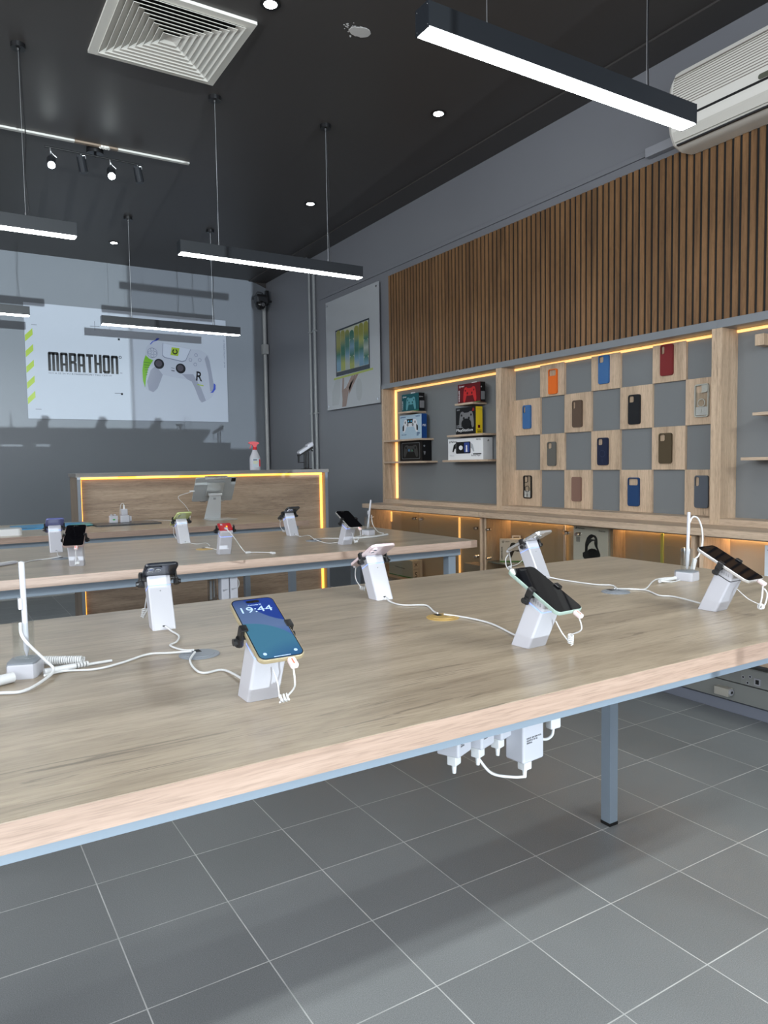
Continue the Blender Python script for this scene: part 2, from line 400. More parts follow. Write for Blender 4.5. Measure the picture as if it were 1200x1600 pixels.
def shelf(u, y0, y1, z, th=.014, x0=XF):
    b = B(); box(b, x0 - XW, -.006, y0 - u.location.y, y1 - u.location.y, z - th - ZB, z - ZB, .001); obj('shelf', b, W_Y, u)
shelf(u1, 2.43, 2.635, 1.648); shelf(u1, 2.329, 2.86, 1.434); shelf(u1, 2.281, 2.86, 1.262)
shelf(u1, 1.70, 1.90, 1.656); shelf(u1, 1.597, 1.995, 1.440); shelf(u1, 1.543, 2.052, 1.263)
shelf(u3, -.80, -.304, 1.446); shelf(u3, -.80, -.251, 1.245)
b = B(); box(b, -.085, -.006, -.325 + 1.68, -.283 + 1.68, 1.749 - ZB, 1.800 - ZB, .001); obj('display_block', b, W_Z, u3)
# chequerboard of oak squares in the middle unit
cy = [1.403, 1.162, .955, .743, .534, .321, .119, -.097]
rz_ = [1.838, 1.642, 1.412, 1.188, .958]
for r in range(4):
    for c in range(7):
        if (r + c) % 2:
            b = B(); box(b, -.022, -.006, cy[c + 1] + .124, cy[c] + .124, rz_[r + 1] - ZB, rz_[r] - ZB, .0008); obj('oak_square', b, W_Z, u2)

# ------------------------------------------------------------------ worktops and base cabinets
for nm, y0, y1, lab in (('worktop', 1.40, 2.883, 'oak laminate worktop under the unit with the boxed controllers'), ('worktop', -1.75, 1.398, 'oak laminate worktop under the phone case unit, running off to the right')):
    b = B(); box(b, 2.60 - XW, 0, 0, y1 - y0, -.034, 0, .002)
    tag(obj(nm, b, W_Y, None, loc=(XW, y0, ZB)), lab, 'worktop', 'worktops along the right wall')
def cabinet(y0, y1, label, leds=(), doors=True, mid=None):
    t = thing('base_cabinet', label, 'cabinet', (XW, y0, .34), group='glass fronted cabinets under the worktop')
    H = ZB - .034 - .34; W = y1 - y0; d = 2.655 - XW
    for q in (W - .022, 0):
        b = B(); box(b, d, -.002, q, q + .022, 0, H, .001); obj('side_panel', b, W_Z, t)
    b = B(); box(b, d, -.002, .022, W - .022, 0, .024, .001); obj('bottom_panel', b, W_Y, t)
    b = B(); box(b, d + .012, -.002, .022, W - .022, H - .012, H, .001); obj('top_panel', b, W_Y, t)
    b = B(); box(b, -.070, -.060, .022, W - .022, .024, H - .012); obj('back_panel', b, mat('taupe_cabinet_back', (0.42, 0.34, 0.25), 0.5), t, smooth=False)
    for (ly, z0, z1, m) in leds:
        b = B(); box(b, -.084 + .004, -.070, ly - y0 - .008, ly - y0 + .008, z0 - .34, z1 - .34, .003); obj('led_strip', b, m, t)
    b = B(); box(b, -.085, -.070, .03, W - .03, H - .0165, H - .012, .001); obj('led_strip', b, mat('cabinet_fill_led', (0.9, 0.7, 0.4), .5, emit=(1.0, 0.60, 0.26), estr=24.0), t)  # concealed strip added under the top to brighten the cabinet interior
    if mid is not None:
        b = B(); box(b, -.17, -.070, mid - y0 - .009, mid - y0 + .009, .024, H - .012, .001); obj('divider_panel', b, W_Z, t)
    if doors:
        yc = W / 2
        for (a0, a1, kk) in ((.024, yc - .0025, (.05, yc - y0 * 0 - .045 - .0)), (yc + .0025, W - .024, (yc + .045, W - .05))):
            b = B(); box(b, d - .007, d - .001, a0, a1, .004, H - .006); dr = obj('door', b, GL_DOOR, t, smooth=False)
            for kq in kk:
                hz = .50 if abs(kq - yc) < .06 else .475
                b = B(); cyl(b, (d - .007, kq, hz), (d - .014, kq, hz), .007, .006, 14); cyl(b, (d - .014, kq, hz), (d - .026, kq, hz), .011, .0085, 16); cyl(b, (d - .001, kq, hz), (d + .008, kq, hz), .010, .010, 14)
                obj('knob', b, CHROME, dr)
                if abs(kq - yc) > .06:
                    b = B(); cyl(b, (d - .007, kq, .29), (d - .026, kq, .29), .010, .0085, 16); cyl(b, (d - .001, kq, .29), (d + .008, kq, .29), .010, .010, 14); obj('knob', b, CHROME, dr)
    return t
DIFF = mat('led_diffuser_unlit', (0.62, 0.58, 0.62), 0.4); DIFY = mat('led_diffuser_yellow', (0.55, 0.62, 0.16), 0.4)
c1 = cabinet(1.43, 2.872, 'glass fronted cabinet below the boxed controllers, holding a long white box', ((2.845, .77, .85, WARM), (1.93, .37, .85, WARM)))
c2 = cabinet(-.124, 1.408, 'glass fronted cabinet below the phone cases, holding a headphone box', ((.90, .37, .86, DIFF), (.21, .37, .86, DIFY)), mid=.46)
c3 = cabinet(-1.68, -.146, 'glass fronted cabinet at the right edge of the photo', (), doors=False)
b = B(); box(b, 2.66 - XW, -.075, .83, 1.505, .26, .268, .002); obj('glass_shelf', b, mat('frosted_grey_shelf', (0.20, 0.235, 0.24), 0.15), c2)

# ------------------------------------------------------------------ printed boxes
def carton(name, label, M, w, h, d, front, side=None, top=None, group=None):
    """box whose front face is local xy (centre bottom at origin), depth runs to -z"""
    t = thing(name, label, 'box', M=M, group=group)
    b = B(); box(b, -w / 2, w / 2, 0, h, -d, 0, .0012); obj('carton', b, front, t)
    if side is not None:
        b = B(); box(b, w / 2 - .0002, w / 2 + .0004, .001, h - .001, -d + .001, -.001); obj('side_print', b, side, t, smooth=False)
    t['dims'] = (w, h, d)
    SM = Matrix(((0, 0, 1, w / 2 + .0004), (0, 1, 0, 0), (-1, 0, 0, 0), (0, 0, 0, 1)))   # right hand side: x runs backwards
    return t, SM
def pad_outline(w, h):
    """game controller silhouette centred on 0,0"""
    P = [(-.50, .18), (-.44, .40), (-.34, .47), (-.22, .45), (-.16, .40), (.16, .40), (.22, .45), (.34, .47), (.44, .40), (.50, .18), (.54, -.12), (.55, -.38), (.50, -.50), (.42, -.50), (.34, -.30), (.25, -.08), (.12, -.10), (-.12, -.10), (-.25, -.08), (-.34, -.30), (-.42, -.50), (-.50, -.50), (-.55, -.38), (-.54, -.12)]
    Q = smoothpts([(x, y, 0) for x, y in P + P[:1]], 3)[:-1]
    return [(q.x * w / 1.1, q.y * h) for q in Q]
def pad_art(t, cx, cy, w, h, body, dark, n0=.0004):
    deco('controller_print', body, t, [(cx + x, cy + y) for x, y in pad_outline(w, h)], n0=n0)
    for w_ in ([ell(cx - .17 * w, cy + .06 * h, .06 * w, .06 * w, 14), ell(cx + .17 * w, cy + .06 * h, .06 * w, .06 * w, 14), ell(cx - .32 * w, cy + .25 * h, .05 * w, .05 * w, 12), ell(cx + .32 * w, cy + .25 * h, .05 * w, .05 * w, 12)]): deco('stick_print', dark, t, w_, n0=n0 + .0007)
def sphere_logo(t, cx, cy, r, m, bgm, n0=.0004, M=None):
    deco('logo', m, t, ell(cx, cy, r, r, 18), n0=n0, M=M)
    for s in (-1, 1):
        deco('logo_mark', bgm, t, [(cx - .75 * r * s, cy + .6 * r), (cx - .45 * r * s, cy + .8 * r), (cx + .75 * r * s, cy - .55 * r), (cx + .55 * r * s, cy - .75 * r)], n0=n0 + .0006, M=M)
def ps_logo(t, cx, cy, s, m, n0=.0004, M=None):
    deco('logo', m, t, [[(cx - .14 * s, cy - .45 * s), (cx + .06 * s, cy - .5 * s), (cx + .06 * s, cy + .3 * s), (cx + .3 * s, cy + .2 * s), (cx + .3 * s, cy), (cx + .5 * s, cy + .1 * s), (cx + .42 * s, cy + .36 * s), (cx - .14 * s, cy + .5 * s)],
         [(cx - .2 * s, cy - .12 * s), (cx - .62 * s, cy - .28 * s), (cx - .6 * s, cy - .4 * s), (cx - .2 * s, cy - .34 * s)], [(cx + .12 * s, cy - .1 * s), (cx + .62 * s, cy - .26 * s), (cx + .5 * s, cy - .38 * s), (cx + .12 * s, cy - .32 * s)]], n0=n0, M=M)
TEAL = mat('teal_print', (0.006, 0.075, 0.09), 0.45, spec=.15); TEALL = mat('pale_teal_print', (0.10, 0.28, 0.32), 0.45, spec=.15); INK = mat('black_print', (0.005, 0.005, 0.006), 0.45, spec=.2)
PAPER = mat('white_card', (0.74, 0.75, 0.77), 0.4); BLUEL = mat('pale_blue_card', (0.36, 0.48, 0.58), 0.45, spec=.2); BLUED = mat('deep_blue_print', (0.008, 0.045, 0.18), 0.45, spec=.2)
REDD = mat('dark_red_print', (0.10, 0.004, 0.007), 0.45, spec=.15); REDB = mat('bright_red_print', (0.46, 0.022, 0.022), 0.45, spec=.15); YEL = mat('yellow_print', (0.70, 0.50, 0.012), 0.35)
GREENP = mat('green_print', (0.03, 0.25, 0.02), 0.4); LGREY = mat('light_grey_print', (0.38, 0.40, 0.43), 0.4); MGREY = mat('grey_print', (0.16, 0.165, 0.175), 0.4)
G1 = 'boxed controllers on the wall shelves'
# teal controller box
t, S = carton('controller_box', 'teal game controller box on the top left small shelf', RW(2.51, 1.648, 2.832), .235, .136, .055, TEAL, INK, group=G1)
pad_art(t, .01, .062, .135, .10, TEALL, TEAL); sphere_logo(t, -.095, .115, .007, PAPER, TEAL); text('XBOX', PAPER, t, -.066, .115, h=.008, n0=.0005, bold=.02)
text('WIRELESS', PAPER, t, -.105, .05, w=.07, h=.008, n0=.0005, rot=PI / 2, bold=.02)
deco('panel_print', MGREY, t, [(.008, .02), (.05, .02), (.05, .075), (.008, .075)], M=S, n0=.0004); sphere_logo(t, .012, .105, .005, PAPER, INK, M=S); text('XBOX', PAPER, t, .03, .105, w=.02, M=S, n0=.0005)
deco('base_stripe', GREENP, t, [(-.1175, 0), (.1175, 0), (.1175, .004), (-.1175, .004)], n0=.0004); deco('hang_tab', PAPER, t, [(-.02, .136), (.045, .136), (.04, .146), (-.015, .146)], n0=-.02)
# white and blue controller box
t, S = carton('controller_box', 'pale blue and white controller box on the middle left shelf', RW(2.512, 1.434, 2.832), .305, .188, .05, BLUEL, BLUED, group=G1)
pad_art(t, .0, .105, .21, .10, mat('pad_white', (0.62, 0.63, 0.66), .4), MGREY); deco('visor_print', INK, t, [(-.045, .155), (.04, .155), (.032, .122), (-.037, .122)], n0=.0022); deco('eye_print', mat('eye_blue', (0.1, 0.5, 0.8), .3), t, [ell(-.02, .138, .009, .007, 12), ell(.018, .138, .009, .007, 12)], n0=.003)
for s in (-1, 1): deco('grip_print', INK, t, [(s * .085, .115), (s * .106, .10), (s * .107, .065), (s * .088, .066)], n0=.0018)
ps_logo(t, -.13, .172, .014, BLUED); text('PlayStation', BLUED, t, -.09, .172, w=.055, n0=.0005); text('DualSense', BLUED, t, .105, .173, w=.055, n0=.0005)
text('Wireless Controller', BLUED, t, -.09, .035, w=.07, n0=.0005); text('ASTRO\nBOT', BLUED, t, .11, .035, w=.045, n0=.0005, bold=.03); text('PS5', PAPER, t, .025, .10, w=.03, M=S, n0=.0006, bold=.02)
# black controller case box
t, S = carton('controller_box', 'black controller box on the lower left shelf', RW(2.51, 1.262, 2.832), .31, .160, .088, mat('black_card', (0.011, 0.0085, 0.007), .5, spec=.15), INK, group=G1)
pad_art(t, 0, .08, .20, .095, mat('pad_black', (0.03, 0.026, 0.022), .35), INK); deco('eye_print', mat('dim_blue', (0.06, 0.16, 0.30), .3), t, [ell(-.022, .085, .014, .010, 14)], n0=.002); deco('eye_print', mat('dim_green', (0.06, 0.16, 0.09), .3), t, [ell(.022, .082, .011, .008, 14)], n0=.002)
deco('border_print', MGREY, t, rrect(.25, .125, .01, 3, 0, .08), (rrect(.244, .119, .008, 3, 0, .08),), n0=.0004); sphere_logo(t, .02, .115, .007, LGREY, INK, M=S); deco('emblem', MGREY, t, [(.012, .075), (.032, .072), (.025, .045), (.018, .05)], M=S, n0=.0004)
# red controller box
t, S = carton('controller_box', 'red game controller box on the top right small shelf', RW(1.78, 1.656, 2.832), .248, .134, .044, REDD, INK, group=G1)
pad_art(t, .01, .06, .145, .105, REDB, REDD); sphere_logo(t, -.10, .118, .008, PAPER, REDD); text('XBOX', PAPER, t, -.068, .118, h=.009, n0=.0005, bold=.02)
text('WIRELESS', PAPER, t, -.108, .052, w=.08, h=.011, n0=.0005, rot=PI / 2, bold=.03)
deco('panel_print', MGREY, t, [(.005, .015), (.038, .015), (.038, .07), (.005, .07)], M=S, n0=.0004); sphere_logo(t, .009, .10, .0045, PAPER, INK, M=S); deco('hang_tab', PAPER, t, [(.0, .134), (.07, .134), (.06, .141), (.01, .141)], n0=-.02)
deco('base_stripe', GREENP, t, [(-.124, 0), (.124, 0), (.124, .003), (-.124, .003)], n0=.0004)
# black and yellow anniversary box
t, S = carton('controller_box', 'black controller box with a yellow side on the middle right shelf', RW(1.819, 1.440, 2.832), .224, .188, .06, INK, YEL, group=G1)
pad_art(t, .01, .105, .165, .115, mat('pad_grey', (0.15, 0.15, 0.155), .4), INK); deco('shade_print', INK, t, ell(.01, .075, .055, .035, 20), n0=.0022)
text('PlayStation', PAPER, t, -.012, .028, w=.185, h=.026, n0=.0005, bold=.012); text('DualSense\nwireless controller', LGREY, t, -.06, .058, w=.09, n0=.0005); text('SONY', LGREY, t, -.08, .173, w=.035, n0=.0005)
ps_logo(t, .085, .168, .022, REDB); deco('emblem', REDD, t, [(.018, .04), (.038, .04), (.038, .06), (.018, .06)], M=S, n0=.0005); text('PlayStation', INK, t, .03, .026, w=.04, M=S, n0=.0005); text('30TH', INK, t, .03, .014, w=.034, M=S, n0=.0005, bold=.03)
text('DualSense wireless controller', MGREY, t, .03, .17, w=.045, M=S, n0=.0005)
# white handheld player box
t, S = carton('console_box', 'white handheld player box on the lower right shelf', RW(1.828, 1.263, 2.832), .395, .150, .084, PAPER, mat('white_card_side', (0.58, 0.59, 0.60), .4), group=G1)
deco('screen_print', INK, t, rrect(.165, .082, .008, 3, -.02, .085), n0=.0004); deco('screen_art', mat('screen_blue', (0.02, 0.05, 0.25), .3), t, rrect(.06, .068, .004, 3, .022, .086), n0=.0012); deco('figure_print', PAPER, t, [ell(-.045, .085, .022, .016, 14), ell(.02, .095, .008, .008, 10), [(.010, .055), (.030, .055), (.026, .088), (.014, .088)]], n0=.002)
for s in (-1, 1): deco('grip_print', INK if s < 0 else LGREY, t, [(-.02 + s * .085, .118), (-.02 + s * .108, .105), (-.02 + s * .125, .058), (-.02 + s * .112, .055), (-.02 + s * .098, .078), (-.02 + s * .085, .08)], n0=.0006)
ps_logo(t, -.175, .128, .015, INK); text('PlayStation', INK, t, -.125, .128, w=.07, n0=.0005); text('PORTAL', INK, t, .15, .138, w=.05, n0=.0005); text('Remote Player', MGREY, t, .12, .028, w=.10, n0=.0005); deco('bar_print', INK, t, [(.09, .036), (.18, .036), (.18, .043), (.09, .043)], n0=.0005)
text('PlayStation', LGREY, t, -.15, .03, w=.05, n0=.0005); ps_logo(t, .045, .13, .014, INK, M=S)
# boxes inside the base cabinets
t, S = carton('controller_box', 'white controller box with a black controller, standing on the grey glass shelf', fr((2.775, 1.255, .608), (.78, -.63, 0), (0, 0, 1)), .185, .145, .05, PAPER)
pad_art(t, .03, .075, .135, .10, INK, GREYD); sphere_logo(t, -.072, .128, .007, INK, PAPER); text('XBOX', INK, t, -.045, .128, w=.028, n0=.0005, bold=.02); text('CARBON BLACK', INK, t, -.080, .055, w=.085, h=.010, n0=.0005, rot=PI / 2, bold=.03)
deco('base_stripe', GREENP, t, [(-.0925, 0), (.0925, 0), (.0925, .006), (-.0925, .006)], n0=.0004)
deco('hang_tab', PAPER, t, [(-.015, .145), (.04, .145), (.04, .165), (-.015, .165)], ([(-.006, .148), (.031, .148), (.031, .158), (-.006, .158)],), n0=-.028)
t, S = carton('headphone_box', 'white headphone box with black headphones, behind the cabinet glass', RW(.603, .618, 2.75), .252, .262, .085, mat('headset_card', (0.84, 0.87, 0.88), .4))
NAVY = mat('dark_navy_print', (0.008, 0.010, 0.014), 0.3)
HB = lambda l: [(-.126 + (x - 112) / 900 * .252, .258 - (y - 210) / 840 * .185) for x, y in l]
deco('headphone_print', NAVY, t, HB([(425, 860), (430, 640), (480, 500), (545, 425), (600, 405), (700, 430), (745, 500), (755, 600), (750, 700), (790, 800), (825, 900), (815, 970), (760, 1020), (700, 1045), (420, 1060), (370, 1000), (365, 900)]),
     (HB([(495, 850), (520, 800), (600, 765), (690, 770), (745, 800), (690, 710), (668, 640), (668, 560), (600, 590), (540, 650), (500, 740)]), HB([(580, 525), (660, 535), (690, 520), (650, 465)])), n0=.0004)
deco('ear_pad_print', INK, t, HB(ell(640, 890, 130, 120, 26)), n0=.0011); ps_logo(t, -.105, .244, .013, INK); text('PlayStation', INK, t, -.068, .243, w=.052, n0=.0005); text('PULSE Elite', INK, t, .085, .236, w=.046, n0=.0005)
deco('sticker_print', LGREY, t, [(-.104, .165), (-.075, .165), (-.075, .195), (-.104, .195)], n0=.0005)
t, S = carton('console_box', 'long white game console box lying on the cabinet floor', RW(2.53, .364, 2.735), .34, .135, .09, mat('console_card', (0.50, 0.51, 0.48), .45), mat('console_card_side', (0.44, 0.42, 0.38), .45))
deco('base_stripe', GREENP, t, [(-.17, 0), (.17, 0), (.17, .007), (-.17, .007)], n0=.0004); deco('panel_print', MGREY, t, [(-.08, .075), (.06, .068), (.06, .062), (-.08, .069)], n0=.0005); text('X', INK, t, .03, .105, w=.03, M=S, n0=.0005); text('SERIES', MGREY, t, .03, .07, w=.045, M=S, n0=.0005); text('S', INK, t, .03, .03, w=.022, M=S, n0=.0005)
t, S = carton('carton', 'plain grey carton in the cabinet beside the double upright', RW(1.60, .364, 2.735), .25, .19, .10, mat('grey_carton', (0.30, 0.27, 0.24), .5))
t, S = carton('game_box', 'white box at the right edge of the photo under the worktop', RW(-.52, .705, 2.73), .21, .155, .08, mat('white_card_b', (0.62, 0.68, 0.74), .4))
ps_logo(t, -.085, .138, .013, INK); text('PlayStation', MGREY, t, -.05, .138, w=.05, n0=.0005); pad_art(t, .02, .07, .14, .09, mat('print_blue_grey', (0.33, 0.42, 0.55), .4), MGREY)
b = B(); box(b, 2.66 - XW, -.075, .024, 1.50, .355, .365, .002); obj('glass_shelf', b, mat('frosted_grey_shelf', (0.2, 0.2, 0.2)), c3)
b = B(); box(b, 2.66 - XW, -.075, .50, .82, .268, .278, .002); obj('glass_shelf', b, mat('frosted_grey_shelf', (0.2, 0.2, 0.2)), c2)

# ------------------------------------------------------------------ phone cases on the oak squares
def phone_case(y, z, col, label, style='solid', hole='sq', W=.073, H=.152, rough=0.5, alpha=1.0):
    t = thing('phone_case', label, 'phone case', M=RW(y, z, XW - .0225), group='phone cases on the chequered wall')
    m = mat('case_%.3f_%.3f_%.3f_%.2f' % (*col, rough), col, rough, spec=0.35)
    out = rrect(W, H, .012, 5)
    hs = {'sq': rrect(.033, .034, .008, 4, -W / 2 + .023, H / 2 - .024), 'wide': rrect(W - .012, .036, .009, 4, 0, H / 2 - .024), 'tall': rrect(.020, .040, .008, 4, -W / 2 + .017, H / 2 - .028), 'odd': rrect(.022, .045, .008, 4, -W / 2 + .016, H / 2 - .03), 'none': None}[hole]
    holes = [hs] if hs else []
    b = B()
    if style == 'frame':
        plate(b, out, (rrect(W - .010, H - .010, .008, 5),), .001, .012)
        if hs: plate(b, rrect(.039, .040, .010, 4, -W / 2 + .022, H / 2 - .024), (hs,), .008, .012)
        obj('rim', b, m, t)
        b = B(); plate(b, rrect(W - .010, H - .010, .008, 5), holes, .008, .0095); obj('clear_back', b, GL_CLEAR, t, smooth=False)
    else:
        plate(b, out, holes, .008, .0105); plate(b, out, (rrect(W - .005, H - .005, .010, 5),), .0, .009)
        if hs:
            xs = [p[0] for p in hs]; ys = [p[1] for p in hs]; cx_, cy_ = (min(xs) + max(xs)) / 2, (min(ys) + max(ys)) / 2
            big = [(cx_ + (p[0] - cx_) * 1.12, cy_ + (p[1] - cy_) * 1.12) for p in hs]
            plate(b, big, (hs,), .0098, .0122)
        obj('shell', b, m, t)
    b = B(); box(b, W / 2 + .0002, W / 2 + .0018, H * .08, H * .22, .003, .007, .0006); box(b, -W / 2 - .0018, -W / 2 - .0002, H * .05, H * .17, .003, .007, .0006); obj('side_button', b, m, t)
    b = B(); box(b, -W / 2 + .006, W / 2 - .006, -H / 2 + .008, -H / 2 + .05, -.001, .0075, .001); obj('holder', b, mat('clear_holder', (0.6, 0.58, 0.55), .2), t)
    return t, m
def ring(t, m, R=.021, n0=.0106, stem=True):
    deco('magnet_ring', m, t, ell(0, -.012, R, R, 28), (ell(0, -.012, R * .82, R * .82, 28)[::-1],), n0=n0, th=.0008)
    if stem: deco('magnet_mark', m, t, rrect(.0045, .022, .002, 2, 0, -.012 - R - .018), n0=n0, th=.0008)
    return t
phone_case(1.045, 1.729, (0.72, 0.14, 0.010), 'bright orange phone case with a full-width camera opening', hole='wide')
phone_case(.645, 1.755, (0.042, 0.13, 0.31), 'blue phone case with a square camera opening, top row centre', W=.076, H=.160)
phone_case(.228, 1.755, (0.17, 0.012, 0.014), 'dark red phone case in the top row', hole='tall', W=.076, H=.16)
phone_case(1.275, 1.528, (0.042, 0.13, 0.31), 'blue phone case beside the left upright, second row', hole='tall', H=.15)
phone_case(.845, 1.520, (0.10, 0.065, 0.045), 'dark brown phone case with three small lens openings, second row', hole='tall', W=.076, H=.158, rough=.4)
phone_case(.432, 1.515, (0.006, 0.007, 0.010), 'black phone case in the second row', W=.078, H=.16)
t, m = phone_case(.022, 1.530, (0.42, 0.42, 0.38), 'clear phone case with a pale rim and ring, beside the right upright', style='frame', hole='wide', W=.078, H=.162); ring(t, m)
phone_case(1.055, 1.288, (0.115, 0.11, 0.10), 'smoky grey phone case in the third row, left', hole='sq', W=.072, H=.148)
t, m = phone_case(.650, 1.293, (0.008, 0.014, 0.042), 'navy phone case with a magnet ring, third row', hole='sq', W=.077, H=.156); ring(t, mat('ring_navy', (0.02, 0.03, 0.07), .3))
phone_case(.232, 1.300, (0.070, 0.050, 0.026), 'olive brown phone case in the third row, right', W=.078, H=.158)
t, m = phone_case(1.270, 1.080, (0.008, 0.008, 0.009), 'clear phone case with a black rim and black ring', style='frame', hole='sq', W=.072, H=.147); ring(t, m)
t, m = phone_case(.850, 1.075, (0.20, 0.115, 0.088), 'dusty pink phone case in the bottom row', hole='none', W=.074, H=.145)
phone_case(.433, 1.068, (0.012, 0.045, 0.13), 'deep blue phone case with a full-width camera opening, bottom row', hole='wide', W=.076, H=.156)
phone_case(.018, 1.078, (0.085, 0.098, 0.12), 'slate grey phone case with an odd-shaped lens opening, bottom right', hole='odd', W=.076, H=.162)

# ------------------------------------------------------------------ display tables
HT = .905
def table(x0, x1, y0, y1, legs, label, rz=0.0):
    t = thing('display_table', label, 'table', (x0, y0, 0), rz, group='oak display tables on grey steel frames')
    W, D = x1 - x0, y1 - y0
    b = B(); box(b, 0, W, 0, D, HT - .031, HT, .0009); top = obj('tabletop', b, W_TOP, t)
    for nm, a in (('edge_band', (-.0006, W + .0006, -.0006, .0003)), ('edge_band', (-.0006, W + .0006, D - .0003, D + .0006)), ('edge_band', (W - .0003, W + .0006, .0004, D - .0004)), ('edge_band', (-.0006, .0003, .0004, D - .0004))):
        b = B(); box(b, a[0], a[1], a[2], a[3], HT - .0312, HT - .0008); obj(nm, b, W_EDGE, top, smooth=False)
    i0 = .050; zt, zb = HT - .031, HT - .066
    for a in ((i0, W - i0, i0, i0 + .035), (i0, W - i0, D - i0 - .035, D - i0), (W - i0 - .035, W - i0, i0 + .035, D - i0 - .035), (i0, i0 + .035, i0 + .035, D - i0 - .035), (W / 2 - .0175, W / 2 + .0175, i0 + .035, D - i0 - .035)):
        b = B(); box(b, a[0], a[1], a[2], a[3], zb, zt, .0012); obj('frame_rail', b, FRAME, t)
    for lx, ly in legs:
        b = B(); box(b, lx - .0195, lx + .0195, ly - .0195, ly + .0195, .010, zb, .0018); lg = obj('leg', b, FRAME, t)
        b = B(); box(b, lx - .0205, lx + .0205, ly - .0205, ly + .0205, 0, .011, .001); obj('foot_cap', b, BLACKM, lg)
    return t
LEG4 = lambda W, D: [(.085, .085), (W - .085, .085), (.085, D - .085), (W - .085, D - .085)]
table(-.486, 1.636, -1.496, -.486, LEG4(2.122, 1.010), 'oak display table nearest the camera, in the foreground', -.0055)
table(-.486, 1.636, .222, 1.232, LEG4(2.122, 1.01), 'oak display table in the middle, second from the camera')
table(-.486, 1.600, 1.800, 2.742, LEG4(2.086, .942), 'oak display table pushed against the glowing counter')

# ------------------------------------------------------------------ phone stands and phones
SW, SB, SK, SH1, SH2 = .048, .044, .47, .069, .086
PHI = math.radians(27.4); PV, PZ, PL, PW, PT = -.040, .109, .134, .067, .0072
CP, SP = math.cos(PHI), math.sin(PHI)
PF = Matrix(((1, 0, 0, 0), (0, CP, -SP, PV), (0, SP, CP, PZ), (0, 0, 0, 1)))
LCD = mat('lock_screen', (0.01, 0.02, 0.06), 0.05); _n = NT(LCD)
def _lcd():
    N = _n; o = N.obj()
    def disc(cx, cy, r, soft):
        d = N.n('ShaderNodeVectorMath', operation='DISTANCE'); N.l(o, d.inputs[0]); d.inputs[1].default_value = (cx, cy, 0)
        m = N.n('ShaderNodeMapRange'); m.inputs[1].default_value = r; m.inputs[2].default_value = r - soft; N.l(d.outputs['Value'], m.inputs[0]); return m.outputs[0]
    sp = N.n('ShaderNodeSeparateXYZ'); N.l(o, sp.inputs[0])
    v = N.math('ADD', N.math('MULTIPLY', sp.outputs[1], 7.0), 0.5, True)
    c = N.ramp(v, [(0.0, (0.005, 0.045, 0.20)), (0.25, (0.01, 0.10, 0.36)), (0.5, (0.13, 0.19, 0.30)), (0.8, (0.10, 0.15, 0.25)), (1.0, (0.01, 0.02, 0.10))])  # grey-blue stops put a reflection into the upper screen colour
    c = N.mix(disc(.060, .078, .075, .002), c, (0.008, 0.025, 0.22))
    c = N.mix(disc(-.030, -.058, .070, .002), c, (0.055, 0.20, 0.24))
    c = N.mix(disc(.030, -.125, .095, .06), c, (0.004, 0.035, 0.17))
    N.l(c, N.b.inputs['Emission Color']); N.b.inputs['Emission Strength'].default_value = 0.85
_lcd()
SCRTXT = mat('screen_text', (0.3, 0.4, 0.6), .3, emit=(0.30, 0.42, 0.70), estr=0.25)
LENS = mat('camera_lens', (0.01, 0.01, 0.012), 0.08)
PINK = mat('pink_plug', (0.75, 0.62, 0.62), 0.3); REDLED = mat('red_led', (0.9, 0.1, 0.06), .3, emit=(1, 0.12, 0.06), estr=.7)
